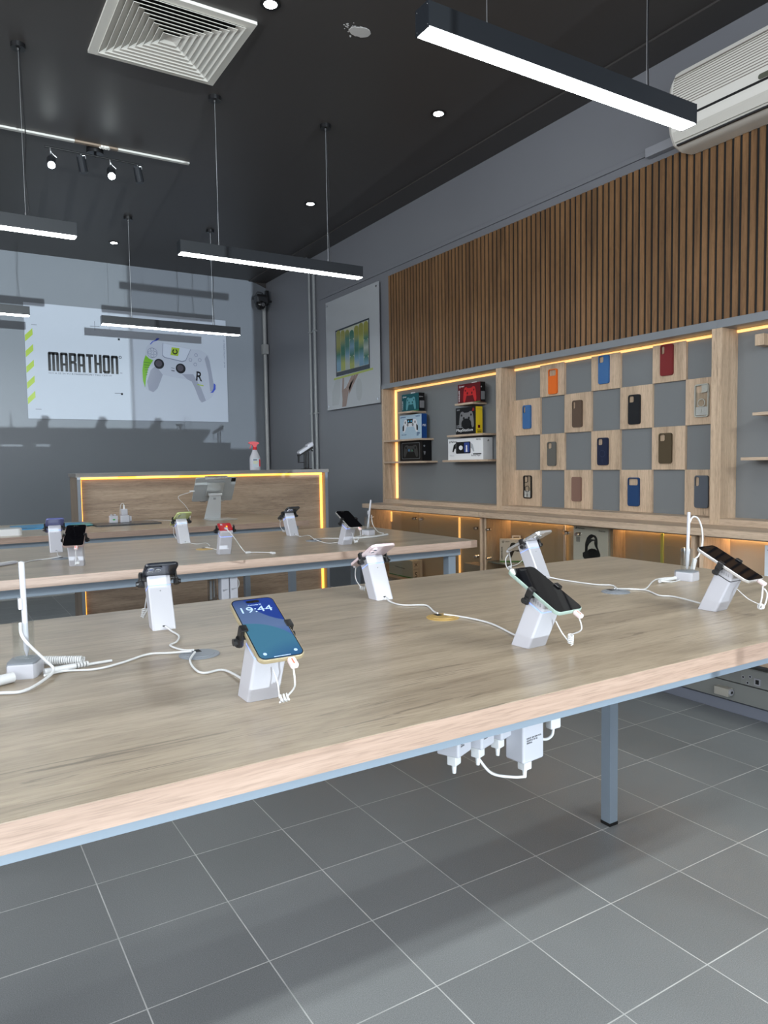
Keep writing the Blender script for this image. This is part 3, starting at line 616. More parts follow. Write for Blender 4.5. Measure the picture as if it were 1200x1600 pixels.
def phone_body(t, body, lit=False, cams='none', frame=None):
    bm = B(); R = lambda i, z: [Vector((x, y, z)) for x, y in rrect(PW - 2 * i, PL - 2 * i, .0105 - i, 6)]
    loft(bm, [R(.0014, -PT), R(.0004, -PT + .0007), R(0, -PT + .0018), R(0, -.0016), R(.0004, -.0006), R(.0014, 0)]); obj('body', bm, body, t)
    bm = B(); plate(bm, rrect(PW - .0030, PL - .0030, .0092, 6), (), -.0002, .0004); sc = obj('screen', bm, LCD if lit else GLASSY, t, smooth=False)
    if lit:
        bm = B(); plate(bm, rrect(PW - .0030, PL - .0030, .0092, 6), (rrect(PW - .0056, PL - .0056, .008, 6),), .0004, .0005); obj('bezel', bm, INK, sc, smooth=False)
        bm = B(); plate(bm, rrect(.020, .0055, .0027, 5, 0, PL / 2 - .0085), (), .0004, .0006); obj('camera_island', bm, INK, sc, smooth=False)
        text('19:44', SCRTXT, sc, 0, PL / 2 - .0265, w=.046, h=.0125, n0=.0004, th=.0002, name='clock'); text('Wednesday 25', SCRTXT, sc, .0, PL / 2 - .0165, w=.020, n0=.0004, th=.0002, name='date')
        bm = B(); plate(bm, rrect(.024, .0012, .0006, 3, 0, -PL / 2 + .0045), (), .0004, .0006); plate(bm, ell(-.022, -PL / 2 + .012, .0026, .0026, 12), (), .0004, .0006); plate(bm, ell(.022, -PL / 2 + .012, .0026, .0026, 12), (), .0004, .0006); obj('screen_icons', bm, SCRTXT, sc, smooth=False)
    else:
        bm = B(); plate(bm, rrect(.017, .005, .0024, 5, 0, PL / 2 - .0085), (), .0004, .0005); obj('camera_island', bm, INK, sc, smooth=False)
    if cams != 'none':
        if cams == 'bar': bm = B(); plate(bm, rrect(PW - .010, .030, .008, 5, 0, PL / 2 - .021), (), -PT - .0022, -PT); pts = [(.021, PL / 2 - .014), (.021, PL / 2 - .028), (.007, PL / 2 - .021)]
        elif cams == 'two': bm = B(); plate(bm, rrect(.014, .030, .0068, 5, .021, PL / 2 - .022), (), -PT - .0018, -PT); pts = [(.021, PL / 2 - .015), (.021, PL / 2 - .029)]
        else: bm = B(); plate(bm, rrect(.031, .032, .008, 5, .0145, PL / 2 - .0195), (), -PT - .0018, -PT); pts = [(.0215, PL / 2 - .012), (.0215, PL / 2 - .027), (.007, PL / 2 - .0195)]
        cb_ = obj('camera_bump', bm, body, t)
        for (x, y) in pts:
            bm = B(); cyl(bm, (x, y, -PT - .0016), (x, y, -PT - .0038), .0062, .0058, 18); ln = obj('lens', bm, frame or body, cb_)
            bm = B(); cyl(bm, (x, y, -PT - .0036), (x, y, -PT - .0041), .0044, .0044, 16); obj('lens_glass', bm, LENS, ln)
    bm = B(); box(bm, -PW / 2 - .0006, -PW / 2 + .0002, .018, .028, -.0048, -.0024, .0002); box(bm, -PW / 2 - .0006, -PW / 2 + .0002, .032, .042, -.0048, -.0024, .0002); box(bm, PW / 2 - .0002, PW / 2 + .0006, .022, .036, -.0048, -.0024, .0002); obj('side_button', bm, frame or body, t)
def stand(x, y, back, label, ph=None, yaw=0.0, led=True, cord='loop', grp='white slanted phone stands on the tables'):
    t = thing('phone_stand', label, 'phone stand', (x, y, HT), yaw + (PI if back else 0), grp)
    cs = rrect(SW, SB, .0045, 4)
    zj = lambda v: SH1 + (v + SB / 2) / SB * (SH2 - SH1)
    tc = PT / CP
    zp = lambda v: (PZ - tc + (v - PV) * math.tan(PHI)) / (1 + SK * math.tan(PHI)) - .0006
    ring = lambda f, i=0.0: [Vector((u * (1 - 2 * i / SW), v * (1 - 2 * i / SB) - SK * f(v), f(v))) for u, v in cs]
    bm = B(); loft(bm, [ring(lambda v: 0.0, .0006), ring(lambda v: .0008), ring(lambda v: zj(v) - .0008), ring(lambda v: zj(v) - .0002, .0006)]); obj('pedestal', bm, WHITE, t)
    bm = B(); loft(bm, [ring(lambda v: zj(v) - .0002, .0004), ring(lambda v: zj(v) + .0014, .0004)]); obj('indicator_line', bm, LEDBLUE if led else GREYD, t)
    bm = B(); loft(bm, [ring(lambda v: zj(v) + .0014, .0008), ring(lambda v: zj(v) + .0022), ring(lambda v: zp(v) - .0006), ring(lambda v: zp(v), .0008)]); hd = obj('head', bm, WHITE, t)
    vy = lambda z: SB / 2 - SK * z
    bm = B(); cyl(bm, (0, vy(.076) - .001, .076), (0, vy(.076) + .0004, .0762), .0014, .0014, 10); obj('screw', bm, GREYM, t)
    bm = B(); prism(bm, [(x_, z_ + .0075) for x_, z_ in rrect(.0075, .0028, .0013, 3)], vy(.0075) - .0015, vy(.0075) + .0006, axis=1); obj('port', bm, GREYD, t)
    for s in (-1, 1):                       # vent slits on the head
        bm = B()
        for i in range(4):
            v = -.012 + i * .006; z = zj(v) + .010; box(bm, s * SW / 2 - .0004, s * SW / 2 + .0004, v - SK * z - .0007, v - SK * z + .0007, z - .003, z + .003)
        obj('vent', bm, GREYM, hd, smooth=False)
    for s in (-1, 1):                       # clamp arms gripping the phone's long edges
        hw = PW / 2 if ph else SW / 2 + .006
        bm = B()
        box(bm, s * .018, s * (hw + .004), -.0045, .0045, -PT - .0075, -PT - .0025, .001) if s > 0 else box(bm, -(hw + .004), -.018, -.0045, .0045, -PT - .0075, -PT - .0025, .001)
        a, c_ = sorted((s * (hw + .0004), s * (hw + .0055)))
        box(bm, a, c_, -.0065, .0065, -PT - .0085, .0022, .0012)
        if ph:
            a, c_ = sorted((s * (hw - .0055), s * (hw + .005))); box(bm, a, c_, -.0065, .0065, .0007, .0038, .0013)
        for v in bm.verts: v.co = PF @ v.co
        cl = obj('clamp', bm, BLACK, t)
        bm = B(); cyl(bm, (s * (hw + .003), 0, -PT - .006), (s * (hw + .003), 0, -PT - .019), .0058, .0066, 10); cyl(bm, (s * (hw + .001), 0, -PT - .013), (s * (hw + .012), 0, -PT - .013), .0052, .0052, 8)
        for v in bm.verts: v.co = PF @ v.co
        obj('knob', bm, BLACK, cl)
    P = lambda u, l, n: PF @ Vector((u, l, n))
    if ph:
        ph = dict(ph); lab = ph.pop('label')
        pt = thing('smartphone', lab, 'phone', M=t.matrix_basis.copy() @ Matrix.Identity(4), group='phones held on the white stands')
        pt.matrix_world = Matrix.Translation((x, y, HT)) @ Matrix.Rotation(yaw + (PI if back else 0), 4, 'Z') @ PF
        phone_body(pt, **ph)
        bm = B(); box(bm, .005, .016, -PL / 2 - .017, -PL / 2 + .0002, -.0072, .0010, .0026, 3)
        for v in bm.verts: v.co = PF @ v.co
        pl = obj('plug', bm, PINK if not back else WHITE, t)
        if not back and led:
            bm = B(); box(bm, .0160, .0163, -PL / 2 - .011, -PL / 2 - .004, -.0045, -.0015)
            box(bm, .0085, .0105, -PL / 2 - .014, -PL / 2 - .004, .0008, .0013)
            for v in bm.verts: v.co = PF @ v.co
            obj('plug_light', bm, REDLED, pl, smooth=False)
        p0 = P(.010, -PL / 2 - .012, -.006)
        bm = B()
        if cord == 'coil':
            tube(bm, [p0, p0 + Vector((.004, -.002, -.022)), (.022, -.080, .030)], .0012, 6)
            tube(bm, coil((.022, -.080, .030), (.028, -.074, .012), .0042, 5), .0013, 6, False)
            tube(bm, [(.028, -.074, .012), (.020, -.062, .030), (.010, -.056, .052)], .0012, 6)
        elif cord == 'loop':
            tube(bm, [p0, p0 + Vector((.0, -.004, -.020)), (.014, -.098, .034), (.012, -.078, .018)], .0013, 6)
            tube(bm, coil((.014, -.080, .018), (.003, -.074, .015), .0048, 3), .0014, 6, False)
            tube(bm, [(.003, -.074, .016), (.004, -.066, .035), (.002, -.056, .052)], .0009, 6)
        else:
            tube(bm, [p0, p0 + Vector((-.006, -.003, -.010)), p0 + Vector((-.012, -.004, -.030)), p0 + Vector((-.008, .002, -.048)), p0 + Vector((.004, .004, -.052)), p0 + Vector((.012, .0, -.040)), p0 + Vector((.010, -.004, -.020)), p0 + Vector((.0, -.003, -.008))], .0017, 7)
            tube(bm, coil(p0 + Vector((-.004, .004, -.046)), p0 + Vector((.004, .004, -.048)), .0052, 2.5), .0018, 6, False)
            tube(bm, [p0 + Vector((-.004, .004, -.042)), (.006, -.078, .034), (.002, -.056, .052)], .0010, 6)
        obj('security_cord', bm, WHITEM, t)
    return t
GOLDP = mat('pale_gold_phone', (0.52, 0.44, 0.29), 0.3, 0.55); MINT = mat('mint_phone', (0.33, 0.43, 0.385), 0.3, 0.2); SILP = mat('silver_phone', (0.62, 0.61, 0.60), 0.25, 0.7)
PINKP = mat('pale_pink_phone', (0.66, 0.54, 0.56), 0.25); NAVYP = mat('midnight_navy_phone', (0.006, 0.009, 0.016), 0.3); LILAC = mat('violet_blue_phone', (0.11, 0.13, 0.33), 0.3)
ROSE = mat('rose_steel_phone', (0.48, 0.36, 0.34), 0.3, 0.5); LIME = mat('pale_lime_phone', (0.47, 0.52, 0.22), 0.25); GRAPH = mat('graphite_phone', (0.035, 0.038, 0.042), 0.25)
stand(.023, -1.274, False, 'white phone stand holding the pale gold phone with the lit lock screen', dict(body=GOLDP, lit=True, label='pale gold phone showing 19:44 on its lit blue screen'), yaw=math.radians(-1))
stand(.547, -1.274, False, 'white phone stand holding the mint phone with a black screen', dict(body=MINT, label='mint green phone with a dark screen, on the near table'), yaw=math.radians(3.8), cord='coil')
stand(1.099, -1.269, False, 'white phone stand at the right of the near table, without a blue light line', dict(body=SILP, label='silver-edged phone with a dark striped screen, right side of the near table'), yaw=math.radians(2.3), led=False, cord='big')
stand(.031, -.733, True, 'white phone stand holding the dark navy phone, seen from behind', dict(body=NAVYP, cams='three', frame=GREYM, label='dark navy phone seen from behind, on the near table'), yaw=math.radians(-4.7), cord='coil')
stand(.572, -.719, True, 'white phone stand holding the pale pink phone, seen from behind', dict(body=PINKP, cams='two', frame=PINKP, label='pale pink phone seen from behind, mid near table'), yaw=math.radians(-.5))
stand(1.107, -.718, True, 'white phone stand holding the silver phone, behind the mint phone', dict(body=SILP, cams='three', frame=SILVER, label='silver phone seen from behind, beyond the mint phone'), yaw=math.radians(6.9), cord='big')
dx = .0
stand(.055, .955, True, 'white phone stand holding the violet phone, far left of the middle table', dict(body=LILAC, cams='none', label='violet-blue phone seen from behind, left end of the middle table'), yaw=math.radians(-3))
stand(.055, .452, False, 'white phone stand holding the black-screened phone with a rose edge, middle table', dict(body=ROSE, label='phone with a black screen and rose edge, left end of the middle table'), yaw=math.radians(-16))
stand(.577, .955, True, 'white phone stand holding the lime phone on the middle table', dict(body=LIME, cams='two', frame=LIME, label='pale lime phone seen from behind, on the middle table'), yaw=math.radians(2))
sd = stand(.580, .452, False, 'white phone stand with no phone and a red pad on top', None, yaw=math.radians(-6))
stand(1.103, .958, True, 'white phone stand holding the graphite phone on the middle table', dict(body=GRAPH, cams='three', frame=SILVER, label='graphite phone seen from behind, on the middle table'), yaw=math.radians(3))
stand(1.109, .450, False, 'white phone stand holding the black-screened phone beside the stylus stand, middle table', dict(body=SILP, label='phone with a black screen and silver edge, right end of the middle table'), yaw=math.radians(2))
# red alarm pad and loose cord of the empty stand
bm = B(); plate(bm, rrect(.050, .046, .004, 4, 0, .004), (), -PT - .0006, -PT + .0040)
for v in bm.verts: v.co = PF @ v.co
rp = obj('alarm_pad', bm, RED, sd); rp['label'] = 'red alarm pad'
bm = B(); box(bm, -.006, .006, -.019, -.010, -PT + .003, -PT + .009, .001); box(bm, -.016, -.008, .012, .018, -PT + .003, -PT + .007, .001)
for v in bm.verts: v.co = PF @ v.co
obj('alarm_plug', bm, WHITE, sd)
bm = B(); cyl(bm, PF @ Vector((.006, .002, -PT + .004)), PF @ Vector((.006, .002, -PT + .006)), .003, .003, 10); obj('pad_light', bm, mat('amber_dot', (0.9, 0.5, 0.02), .3, emit=(1, .5, .02), estr=.8), sd)

# ------------------------------------------------------------------ cable grommets
def grommet(x, y, m, label):
    t = thing('cable_grommet', label, 'cable grommet', (x, y, HT), group='round cable grommets in the tabletops')
    b = B(); lathe(b, [(.0005, .0), (.0355, .0), (.0355, .0012), (.034, .0022), (.0005, .0022)], n=36); obj('rim', b, m, t)
    b = B(); lathe(b, [(.0005, .0022), (.027, .0022), (.0265, .0032), (.0005, .0032)], n=32); cp = obj('cap', b, m, t)
    b = B(); box(b, -.007, .007, .008, .026, .003, .0036, .0004); obj('slot', b, BLACKM, cp)
grommet(.026, -.993, GROMG, 'grey cable grommet between the navy and the gold phone, near table')
grommet(.562, -.991, GOLD, 'gold cable grommet in the middle of the near table')
grommet(1.101, -.997, GROMG, 'grey cable grommet at the right of the near table')
grommet(.039, .693, GROMG, 'grey cable grommet at the left of the middle table')
grommet(.573, .656, GOLD, 'gold cable grommet beside the empty phone stand')
grommet(1.068, .662, GROMG, 'grey cable grommet at the right of the middle table')

# ------------------------------------------------------------------ cables lying on the tabletops
def cable(pts, label, r=.0019, z=HT, lift=(), grp='white power cables on the tabletops'):
    b = B(); P = [(p[0], p[1], z + r + (.006 if i in (0, len(pts) - 1) else .0006) + (lift[i] if i < len(lift) else 0)) for i, p in enumerate(pts)]
    tube(b, P, r, 8); return tag(obj('power_cable', b, WHITEM), label, 'cable', grp)
cable([(.030, -.758), (.035, -.79), (.035, -.835), (.018, -.881), (-.001, -.904), (.008, -.951), (.018, -.985)], 'white cable from the navy phone stand to the grey grommet')
cable([(-.227, -1.006), (-.194, -.976), (-.148, -.994), (-.104, -.978), (-.053, -.946), (-.02, -.958), (.012, -.992)], 'white cable from the left stylus stand to the grey grommet')
cable([(.016, -1.0), (-.002, -1.03), (-.012, -1.09), (-.006, -1.121), (.027, -1.125), (.026, -1.25)], 'white cable from the grey grommet to the gold phone stand')
cable([(.572, -.744), (.562, -.778), (.562, -.83), (.594, -.854), (.605, -.872), (.578, -.936), (.558, -.978)], 'white cable from the pink phone stand to the gold grommet')
cable([(.562, -.996), (.588, -1.003), (.599, -1.051), (.599, -1.113), (.574, -1.2), (.552, -1.25)], 'white cable from the gold grommet to the mint phone stand')
cable([(1.108, -.744), (1.125, -.792), (1.137, -.897), (1.162, -.929), (1.141, -.964), (1.105, -.99)], 'white cable from the silver phone stand to the right-hand grey grommet')
cable([(1.106, -.996), (1.161, -1.003), (1.184, -1.021), (1.3, -.953), (1.36, -.935), (1.40, -.975)], 'white cable from the right-hand grey grommet to the right stylus stand')
cable([(1.110, -1.002), (1.150, -1.0), (1.171, -1.035), (1.136, -1.101), (1.150, -1.134), (1.10, -1.243)], 'white cable from the right-hand grey grommet to the unlit phone stand')
cable([(.577, .930), (.600, .86), (.649, .873), (.62, .734), (.585, .665)], 'thin white cable from the lime phone stand to the gold grommet', r=.0015)
cable([(.573, .655), (.600, .62), (.586, .5), (.582, .475)], 'thin white cable from the gold grommet to the empty phone stand', r=.0015)
cable([(1.103, .932), (1.10, .861), (1.156, .895), (1.084, .682), (1.070, .666)], 'thin white cable from the graphite phone stand to the grommet', r=.0015)
cable([(1.070, .655), (1.062, .56), (1.075, .51), (1.105, .475)], 'thin white cable from the grommet to the right end phone stand', r=.0015)
cable([(1.070, .662), (1.151, .70), (1.208, .652), (1.308, .682), (1.362, .716)], 'white cable from the grommet to the small stylus stand', r=.0020)
cable([(.055, .930), (.040, .80), (.038, .70)], 'short white cable from the violet phone stand to the left grommet', r=.0015)
cable([(-.40, .62), (-.209, .66), (-.125, .702), (-.101, .640), (-.052, .689), (-.008, .701), (.036, .70)], 'white cable running left from the left grommet of the middle table', r=.0020)
b = B(); P0 = Vector((.580, .452, HT)) + Matrix.Rotation(math.radians(-6), 3, 'Z') @ (PF @ Vector((0, -.018, 0)))
tube(b, [P0, P0 + Vector((.02, -.02, -.03)), (.640, .405, HT + .016), (.655, .40, HT + .005), (.690, .38, HT + .004), (.725, .335, HT + .004)], .0016, 7)
box(b, .648, .668, .392, .404, HT + .0005, HT + .008, .002); box(b, .722, .736, .312, .338, HT + .0005, HT + .008, .002)
tag(obj('loose_connector_cord', b, WHITEM), 'white unplugged connector cord trailing from the red-topped stand', 'cable')

# ------------------------------------------------------------------ stylus stands
def stylus_stand(x, y, rz, label, slabel, p0, p1, sc=1.0, clip=True, cord=None):
    g = 'stylus stands with clear tubes'
    t = thing('stylus_stand', label, 'stylus stand', (x, y, HT), rz, g)
    D = [(-.019, -.026), (.019, -.026), (.023, -.018), (.024, .020), (.012, .030), (-.012, .030), (-.024, .020), (-.023, -.018)]
    b = B(); loft(b, [[Vector((px * s, py * s, z)) for px, py in D] for s, z in ((.96, 0), (1, .002), (1, .021), (.97, .0235))]); obj('base', b, WHITE, t)
    b = B(); loft(b, [[Vector((px * s, py * s, z)) for px, py in D] for s, z in ((.96, .0235), (.95, .0262))]); obj('top_plate', b, GROMG, t)
    b = B(); lathe(b, [(.0165, .026), (.0165, .088), (.0150, .088), (.0150, .030), (.0005, .030), (.0005, .026)], (0, .0, 0), 28); obj('clear_tube', b, GL_CLEAR, t, ang=60)
    b = B(); A, Z_ = Vector(p0), Vector(p1); d = (Z_ - A).normalized()
    q = [(A, .0008), (A + d * .012, .0042), (Z_ - d * .003, .0046), (Z_ - d * .001, .0038), (Z_, .0015)]; n = 16; a = d.orthogonal().normalized(); c = d.cross(a)
    loft(b, [[p + (a * math.cos(2 * PI * i / n) + c * math.sin(2 * PI * i / n)) * r for i in range(n)] for p, r in q])
    s = tag(obj('stylus', b, WHITE), slabel, 'stylus', 'white styluses in the stands')
    if clip:
        m_ = A + d * (Z_ - A).length * .56
        b = B(); box(b, m_.x - .0085, m_.x - .003, m_.y - .0075, m_.y + .0075, m_.z - .009, m_.z + .009, .001); obj('cord_clip', b, WHITE, s)
    return t
ss1 = stylus_stand(-.250, -.957, math.radians(-20), 'white stylus stand at the left edge of the near table', 'white stylus in the left stand of the near table', (-.246, -.957, HT + .031), (-.248, -.957, 1.091))
b = B(); tube(b, [(-.254, -.962, .992), (-.252, -.975, .97), (-.225, -.985, .935), (-.212, -.99, .918), (-.222, -1.01, HT + .006), (-.262, -1.06, HT + .003), (-.30, -1.05, HT + .003), (-.36, -1.06, HT + .003)], .0024, 8)
child('cord', b, WHITEM, ss1)
b = B(); tube(b, coil((-.222, -.905, HT + .0085), (-.160, -.945, HT + .0085), .0062, 19, 12), .0017, 6, False); tag(obj('coiled_cord', b, WHITEM), 'tightly coiled white cord behind the left stylus stand', 'cable')
b = B(); cyl(b, (-.224, -.978, HT + .0062), (-.178, -.968, HT + .006), .0056, .0050, 14)
for k in range(5): cyl(b, (-.178 + k * .005, -.968 + k * .0011, HT + .006), (-.175 + k * .005, -.9673 + k * .0011, HT + .006), .0046, .0046, 12)
cyl(b, (-.155, -.963, HT + .0045), (-.115, -.955, HT + .003), .0024, .0022, 10); tag(obj('cable_sleeve', b, WHITEM), 'thick white cable sleeve beside the left stylus stand', 'cable')
b = B(); cyl(b, (-.305, -1.005, HT + .008), (-.270, -.99, HT + .0085), .0082, .0082, 18); tag(obj('coiled_cord', b, WHITEM), 'white cord end at the left edge of the near table', 'cable')
ss2 = stylus_stand(1.402, -.985, math.radians(10), 'white stylus stand at the right of the near table', 'white stylus in the right stand of the near table', (1.396, -.990, HT + .031), (1.408, -.985, 1.094), clip=False)
b = B(); tube(b, [(1.410, -.985, 1.062), (1.425, -.985, 1.079), (1.448, -.985, 1.074), (1.466, -.985, 1.045), (1.470, -.985, 1.005), (1.455, -.985, .972), (1.440, -.985, .962)], .0023, 8)
v_ = box(b, -.006, .006, -.004, .004, -.016, .016, .002); M_ = Matrix.Translation((1.432, -.985, .947)) @ Matrix.Rotation(.35, 4, 'Y')
for v in v_: v.co = M_ @ v.co
child('cord', b, WHITEM, ss2)
b = B(); cyl(b, (1.30, -.975, HT + .0055), (1.375, -.968, HT + .0060), .0050, .0054, 14); tube(b, [(1.30, -.975, HT + .005), (1.33, -.992, HT + .003), (1.372, -.985, HT + .003)], .0016, 6); tag(obj('cable_sleeve', b, WHITEM), 'thick white cable sleeve beside the right stylus stand', 'cable')
ss3 = stylus_stand(1.392, .735, math.radians(12), 'small white stylus stand on the middle table', 'white stylus leaning in the stand on the middle table', (1.390, .735, HT + .031), (1.410, .735, 1.072))
b = B(); tube(b, [(1.412, .735, 1.0), (1.418, .735, .955), (1.45, .74, HT + .012), (1.475, .73, HT + .004), (1.45, .70, HT + .003)], .0018, 7); child('cord', b, WHITEM, ss3)
b = B(); tube(b, [(1.215, .607, HT + .005), (1.33, .60, HT + .005), (1.45, .655, HT + .005)], .0048, 10); tag(obj('cable_sleeve', b, WHITEM), 'thick white cable in front of the stylus stand, middle table', 'cable')
b = B(); cyl(b, (-.36, .44, HT + .0055), (-.120, .640, HT + .0055), .0052, .0050, 14); tag(obj('stylus', b, WHITE), 'white stylus lying at the left edge of the middle table', 'stylus')

# ------------------------------------------------------------------ power adaptors under the tables
def adaptor(x, y, z, w, h, label, rz=0.0, turn=False):
    t = thing('power_adaptor', label, 'power adaptor', (x, y, z), rz, 'white adaptors under the tables')
    b = B(); box(b, -w / 2, w / 2, -.020, .020, -h, 0, .004, 3); obj('body', b, WHITE, t)
    b = B(); box(b, -.009, .009, -.008, .008, -h - .019, -h + .001, .002); cyl(b, (0, 0, -h - .019), (0, 0, -h - .033), .0042, .003, 10); obj('plug', b, WHITEM, t)
    for k in range(6):
        pass
    text('INPUT 100-240V 0.5A\nOUTPUT 5V 3A\n50/60Hz', MGREY, t, 0, -h * .55, w=w * .7, M=Matrix(((1, 0, 0, 0), (0, 0, -1, -.0201), (0, 1, 0, 0), (0, 0, 0, 1))), n0=0)
    return t
zs = HT - .031
def power_strip(x0, x1, y, z, label):
    t = thing('power_strip', label, 'power strip', ((x0 + x1) / 2, y, z), 0, 'power strips under the tables')
    b = B(); w = (x1 - x0) / 2; box(b, -w, w, -.024, .024, 0, .034, .004); obj('body', b, WHITE, t)
    b = B(); box(b, -w - .03, w + .03, -.012, .012, .030, .036, .001); obj('mount_plate', b, WHITE, t)
    return t
ZS = HT - .031 - .036
power_strip(.26, .50, -1.375, ZS, 'white power strip under the front of the near table')
adaptor(.302, -1.372, ZS, .043, .046, 'leftmost white adaptor hanging under the near table', math.radians(24))
adaptor(.352, -1.368, ZS, .040, .046, 'second white adaptor from the left under the near table', math.radians(20))
adaptor(.398, -1.362, ZS, .038, .043, 'third white adaptor from the left, partly hidden, near table', math.radians(18))
adaptor(.438, -1.382, ZS, .050, .082, 'largest white adaptor with printed ratings under the near table', math.radians(6))
b = B(); tube(b, [(.352, -1.37, .77), (.375, -1.375, .742), (.415, -1.38, .728), (.438, -1.382, .724)], .0022, 8); tag(obj('adaptor_cord', b, WHITEM), 'white cord sagging between two adaptors under the near table', 'cable')
b = B(); box(b, .495, .518, -1.385, -1.370, .790, .815, .003); tube(b, [(.507, -1.378, .795), (.503, -1.378, .778), (.485, -1.378, .775), (.462, -1.378, .790)], .0024, 8); box(b, .49, .535, -1.39, -1.365, .812, HT - .0305, .002)
tag(obj('plug_with_cord', b, WHITEM), 'white plug with a short looped cord, right of the adaptors', 'plug')
power_strip(.46, .66, .31, ZS, 'white power strip under the front of the middle table')
adaptor(.527, .31, ZS, .030, .085, 'left white adaptor hanging under the middle table', 0)
adaptor(.560, .31, ZS, .030, .082, 'right white adaptor hanging under the middle table', 0)
b = B(); tube(b, [(.573, .31, .83), (.584, .31, .82), (.585, .31, .80), (.574, .31, .785)], .0018, 7); tag(obj('adaptor_cord', b, WHITEM), 'white cord beside the adaptors under the middle table', 'cable')
t = thing('packaged_adaptor', 'clear bagged adaptor hanging left of the white adaptors, middle table', 'power adaptor', (.487, .32, ZS), 0)
b = B(); box(b, -.016, .016, -.008, .008, -.088, 0, .005, 3); obj('bag', b, glass('clear_bag', (0.75, 0.75, 0.75)), t)
b = B(); box(b, -.009, -.001, -.004, .004, -.080, -.012, .002); box(b, .004, .009, -.004, .004, -.074, -.012, .002); obj('contents', b, GREYM, t)

# ------------------------------------------------------------------ glowing counter
CX0, CX1, CY0, CZ = .43, 2.225, 2.752, 1.212
t = thing('reception_counter', 'oak reception counter edged with glowing amber light strips', 'counter', (CX0, CY0, 0)); W = CX1 - CX0
SIDEM = mat('grey_blue_edge', (0.20, 0.225, 0.26), 0.45)
b = B(); box(b, -.008, W + .008, -.004, .290, CZ - .026, CZ, .001); obj('countertop', b, mat('grey_oak_top', (0.20, 0.19, 0.18), .45), t)
for q in (0, W - .022):
    b = B(); box(b, q, q + .022, 0, .28, 0, CZ - .026, .001); sp_ = obj('side_panel', b, wood('counter_side_oak', (0.30, 0.235, 0.17), (0.25, 0.19, 0.14), (0.18, 0.14, 0.10), axis=2, crack=False), t)
    b = B(); box(b, q, q + .022, -.0012, .0004, 0, CZ - .0262); obj('edge_band', b, SIDEM, sp_, smooth=False)
b = B(); box(b, .022, W - .022, .060, .078, 0, CZ - .026); obj('front_panel', b, W_FRONT, t, smooth=False)
b = B(); box(b, .024, W - .024, .048, .060, CZ - .042, CZ - .027, .003); obj('led_strip', b, WARMY, t)
b = B(); box(b, W - .040, W - .0225, .050, .060, .0, CZ - .044, .003); obj('led_strip', b, WARMY, t)
b = B(); box(b, .0225, .034, .050, .060, .0, CZ - .044, .003); obj('led_strip', b, WARMY, t)

# spray bottle
t = thing('spray_bottle', 'white spray bottle with a red trigger head on the counter', 'spray bottle', (1.690, 2.880, CZ), math.radians(-12))
b = B(); lathe(b, [(.001, 0), (.038, 0), (.041, .006), (.041, .075), (.038, .098), (.028, .120), (.019, .140), (.017, .152), (.001, .152)], n=28, sx=1, sy=.62); obj('bottle', b, WHITE, t)
b = B(); prism(b, rrect(.054, .066, .010, 4, .004, .054), -.0262, -.0248, axis=1); lb_ = obj('label_sticker', b, mat('label_blue_grey', (0.42, 0.50, 0.55), .4), t)
b = B(); box(b, .024, .034, -.0268, -.0258, .026, .080); obj('label_red_band', b, RED, lb_, smooth=False)
b = B(); box(b, -.018, .018, -.0268, -.0258, .058, .064); box(b, -.018, .012, -.0268, -.0258, .048, .052); obj('label_print', b, mat('label_yellow', (0.60, 0.55, 0.20), .4), lb_, smooth=False)
b = B(); box(b, -.018, .010, -.0268, -.0258, .072, .080); obj('label_name', b, mat('label_dark', (0.08, 0.08, 0.12), .4), lb_, smooth=False)
b = B(); cyl(b, (0, 0, .150), (0, 0, .172), .017, .013, 18); prism(b, [(-.046, .205), (-.046, .196), (-.022, .190), (-.012, .172), (.012, .172), (.016, .188), (.034, .198), (.026, .205), (-.006, .212), (-.034, .210)], -.010, .010, axis=1)
tr_ = obj('spray_head', b, RED, t)
b = B(); prism(b, [(-.030, .194), (-.024, .192), (-.030, .166), (-.036, .158), (-.038, .162), (-.033, .174)], -.004, .004, axis=1); obj('trigger', b, RED, tr_)

# handheld device in its holder
t = thing('device_holder', 'black stand holding a white card reader on the counter', 'device stand', (2.115, 2.885, CZ))
b = B(); box(b, -.042, .036, -.022, .022, 0, .006, .002); box(b, -.022, -.006, -.010, .010, .004, .150, .002); box(b, .004, .018, -.006, .006, .004, .150, .002); obj('post', b, BLACK, t)
b = B(); prism(b, [(-.070, .100), (.050, .160), (.046, .172), (.030, .176), (-.072, .112)], -.020, .020, axis=1); box(b, -.070, -.064, -.012, .012, .052, .104, .001); box(b, -.070, -.016, -.012, .012, .050, .056, .001); obj('cradle', b, BLACK, t)
b = B(); cyl(b, (.036, -.010, .148), (.048, -.010, .140), .006, .006, 10); obj('screw', b, BLACK, t)
t = thing('card_reader', 'white card reader lying in the black stand on the counter', 'card reader', M=Matrix.Translation((2.115 - .012, 2.885, CZ + .158)) @ Matrix.Rotation(math.radians(-30), 4, 'Y'))
b = B(); box(b, -.068, .070, -.024, .024, -.012, .010, .006, 3); box(b, .020, .072, -.028, .028, -.010, .020, .008, 3); obj('body', b, WHITE, t)
b = B(); box(b, -.055, .012, -.020, .020, .0098, .0112, .0004); obj('display', b, mat('reader_grey', (0.35, 0.36, 0.38), .3), t)

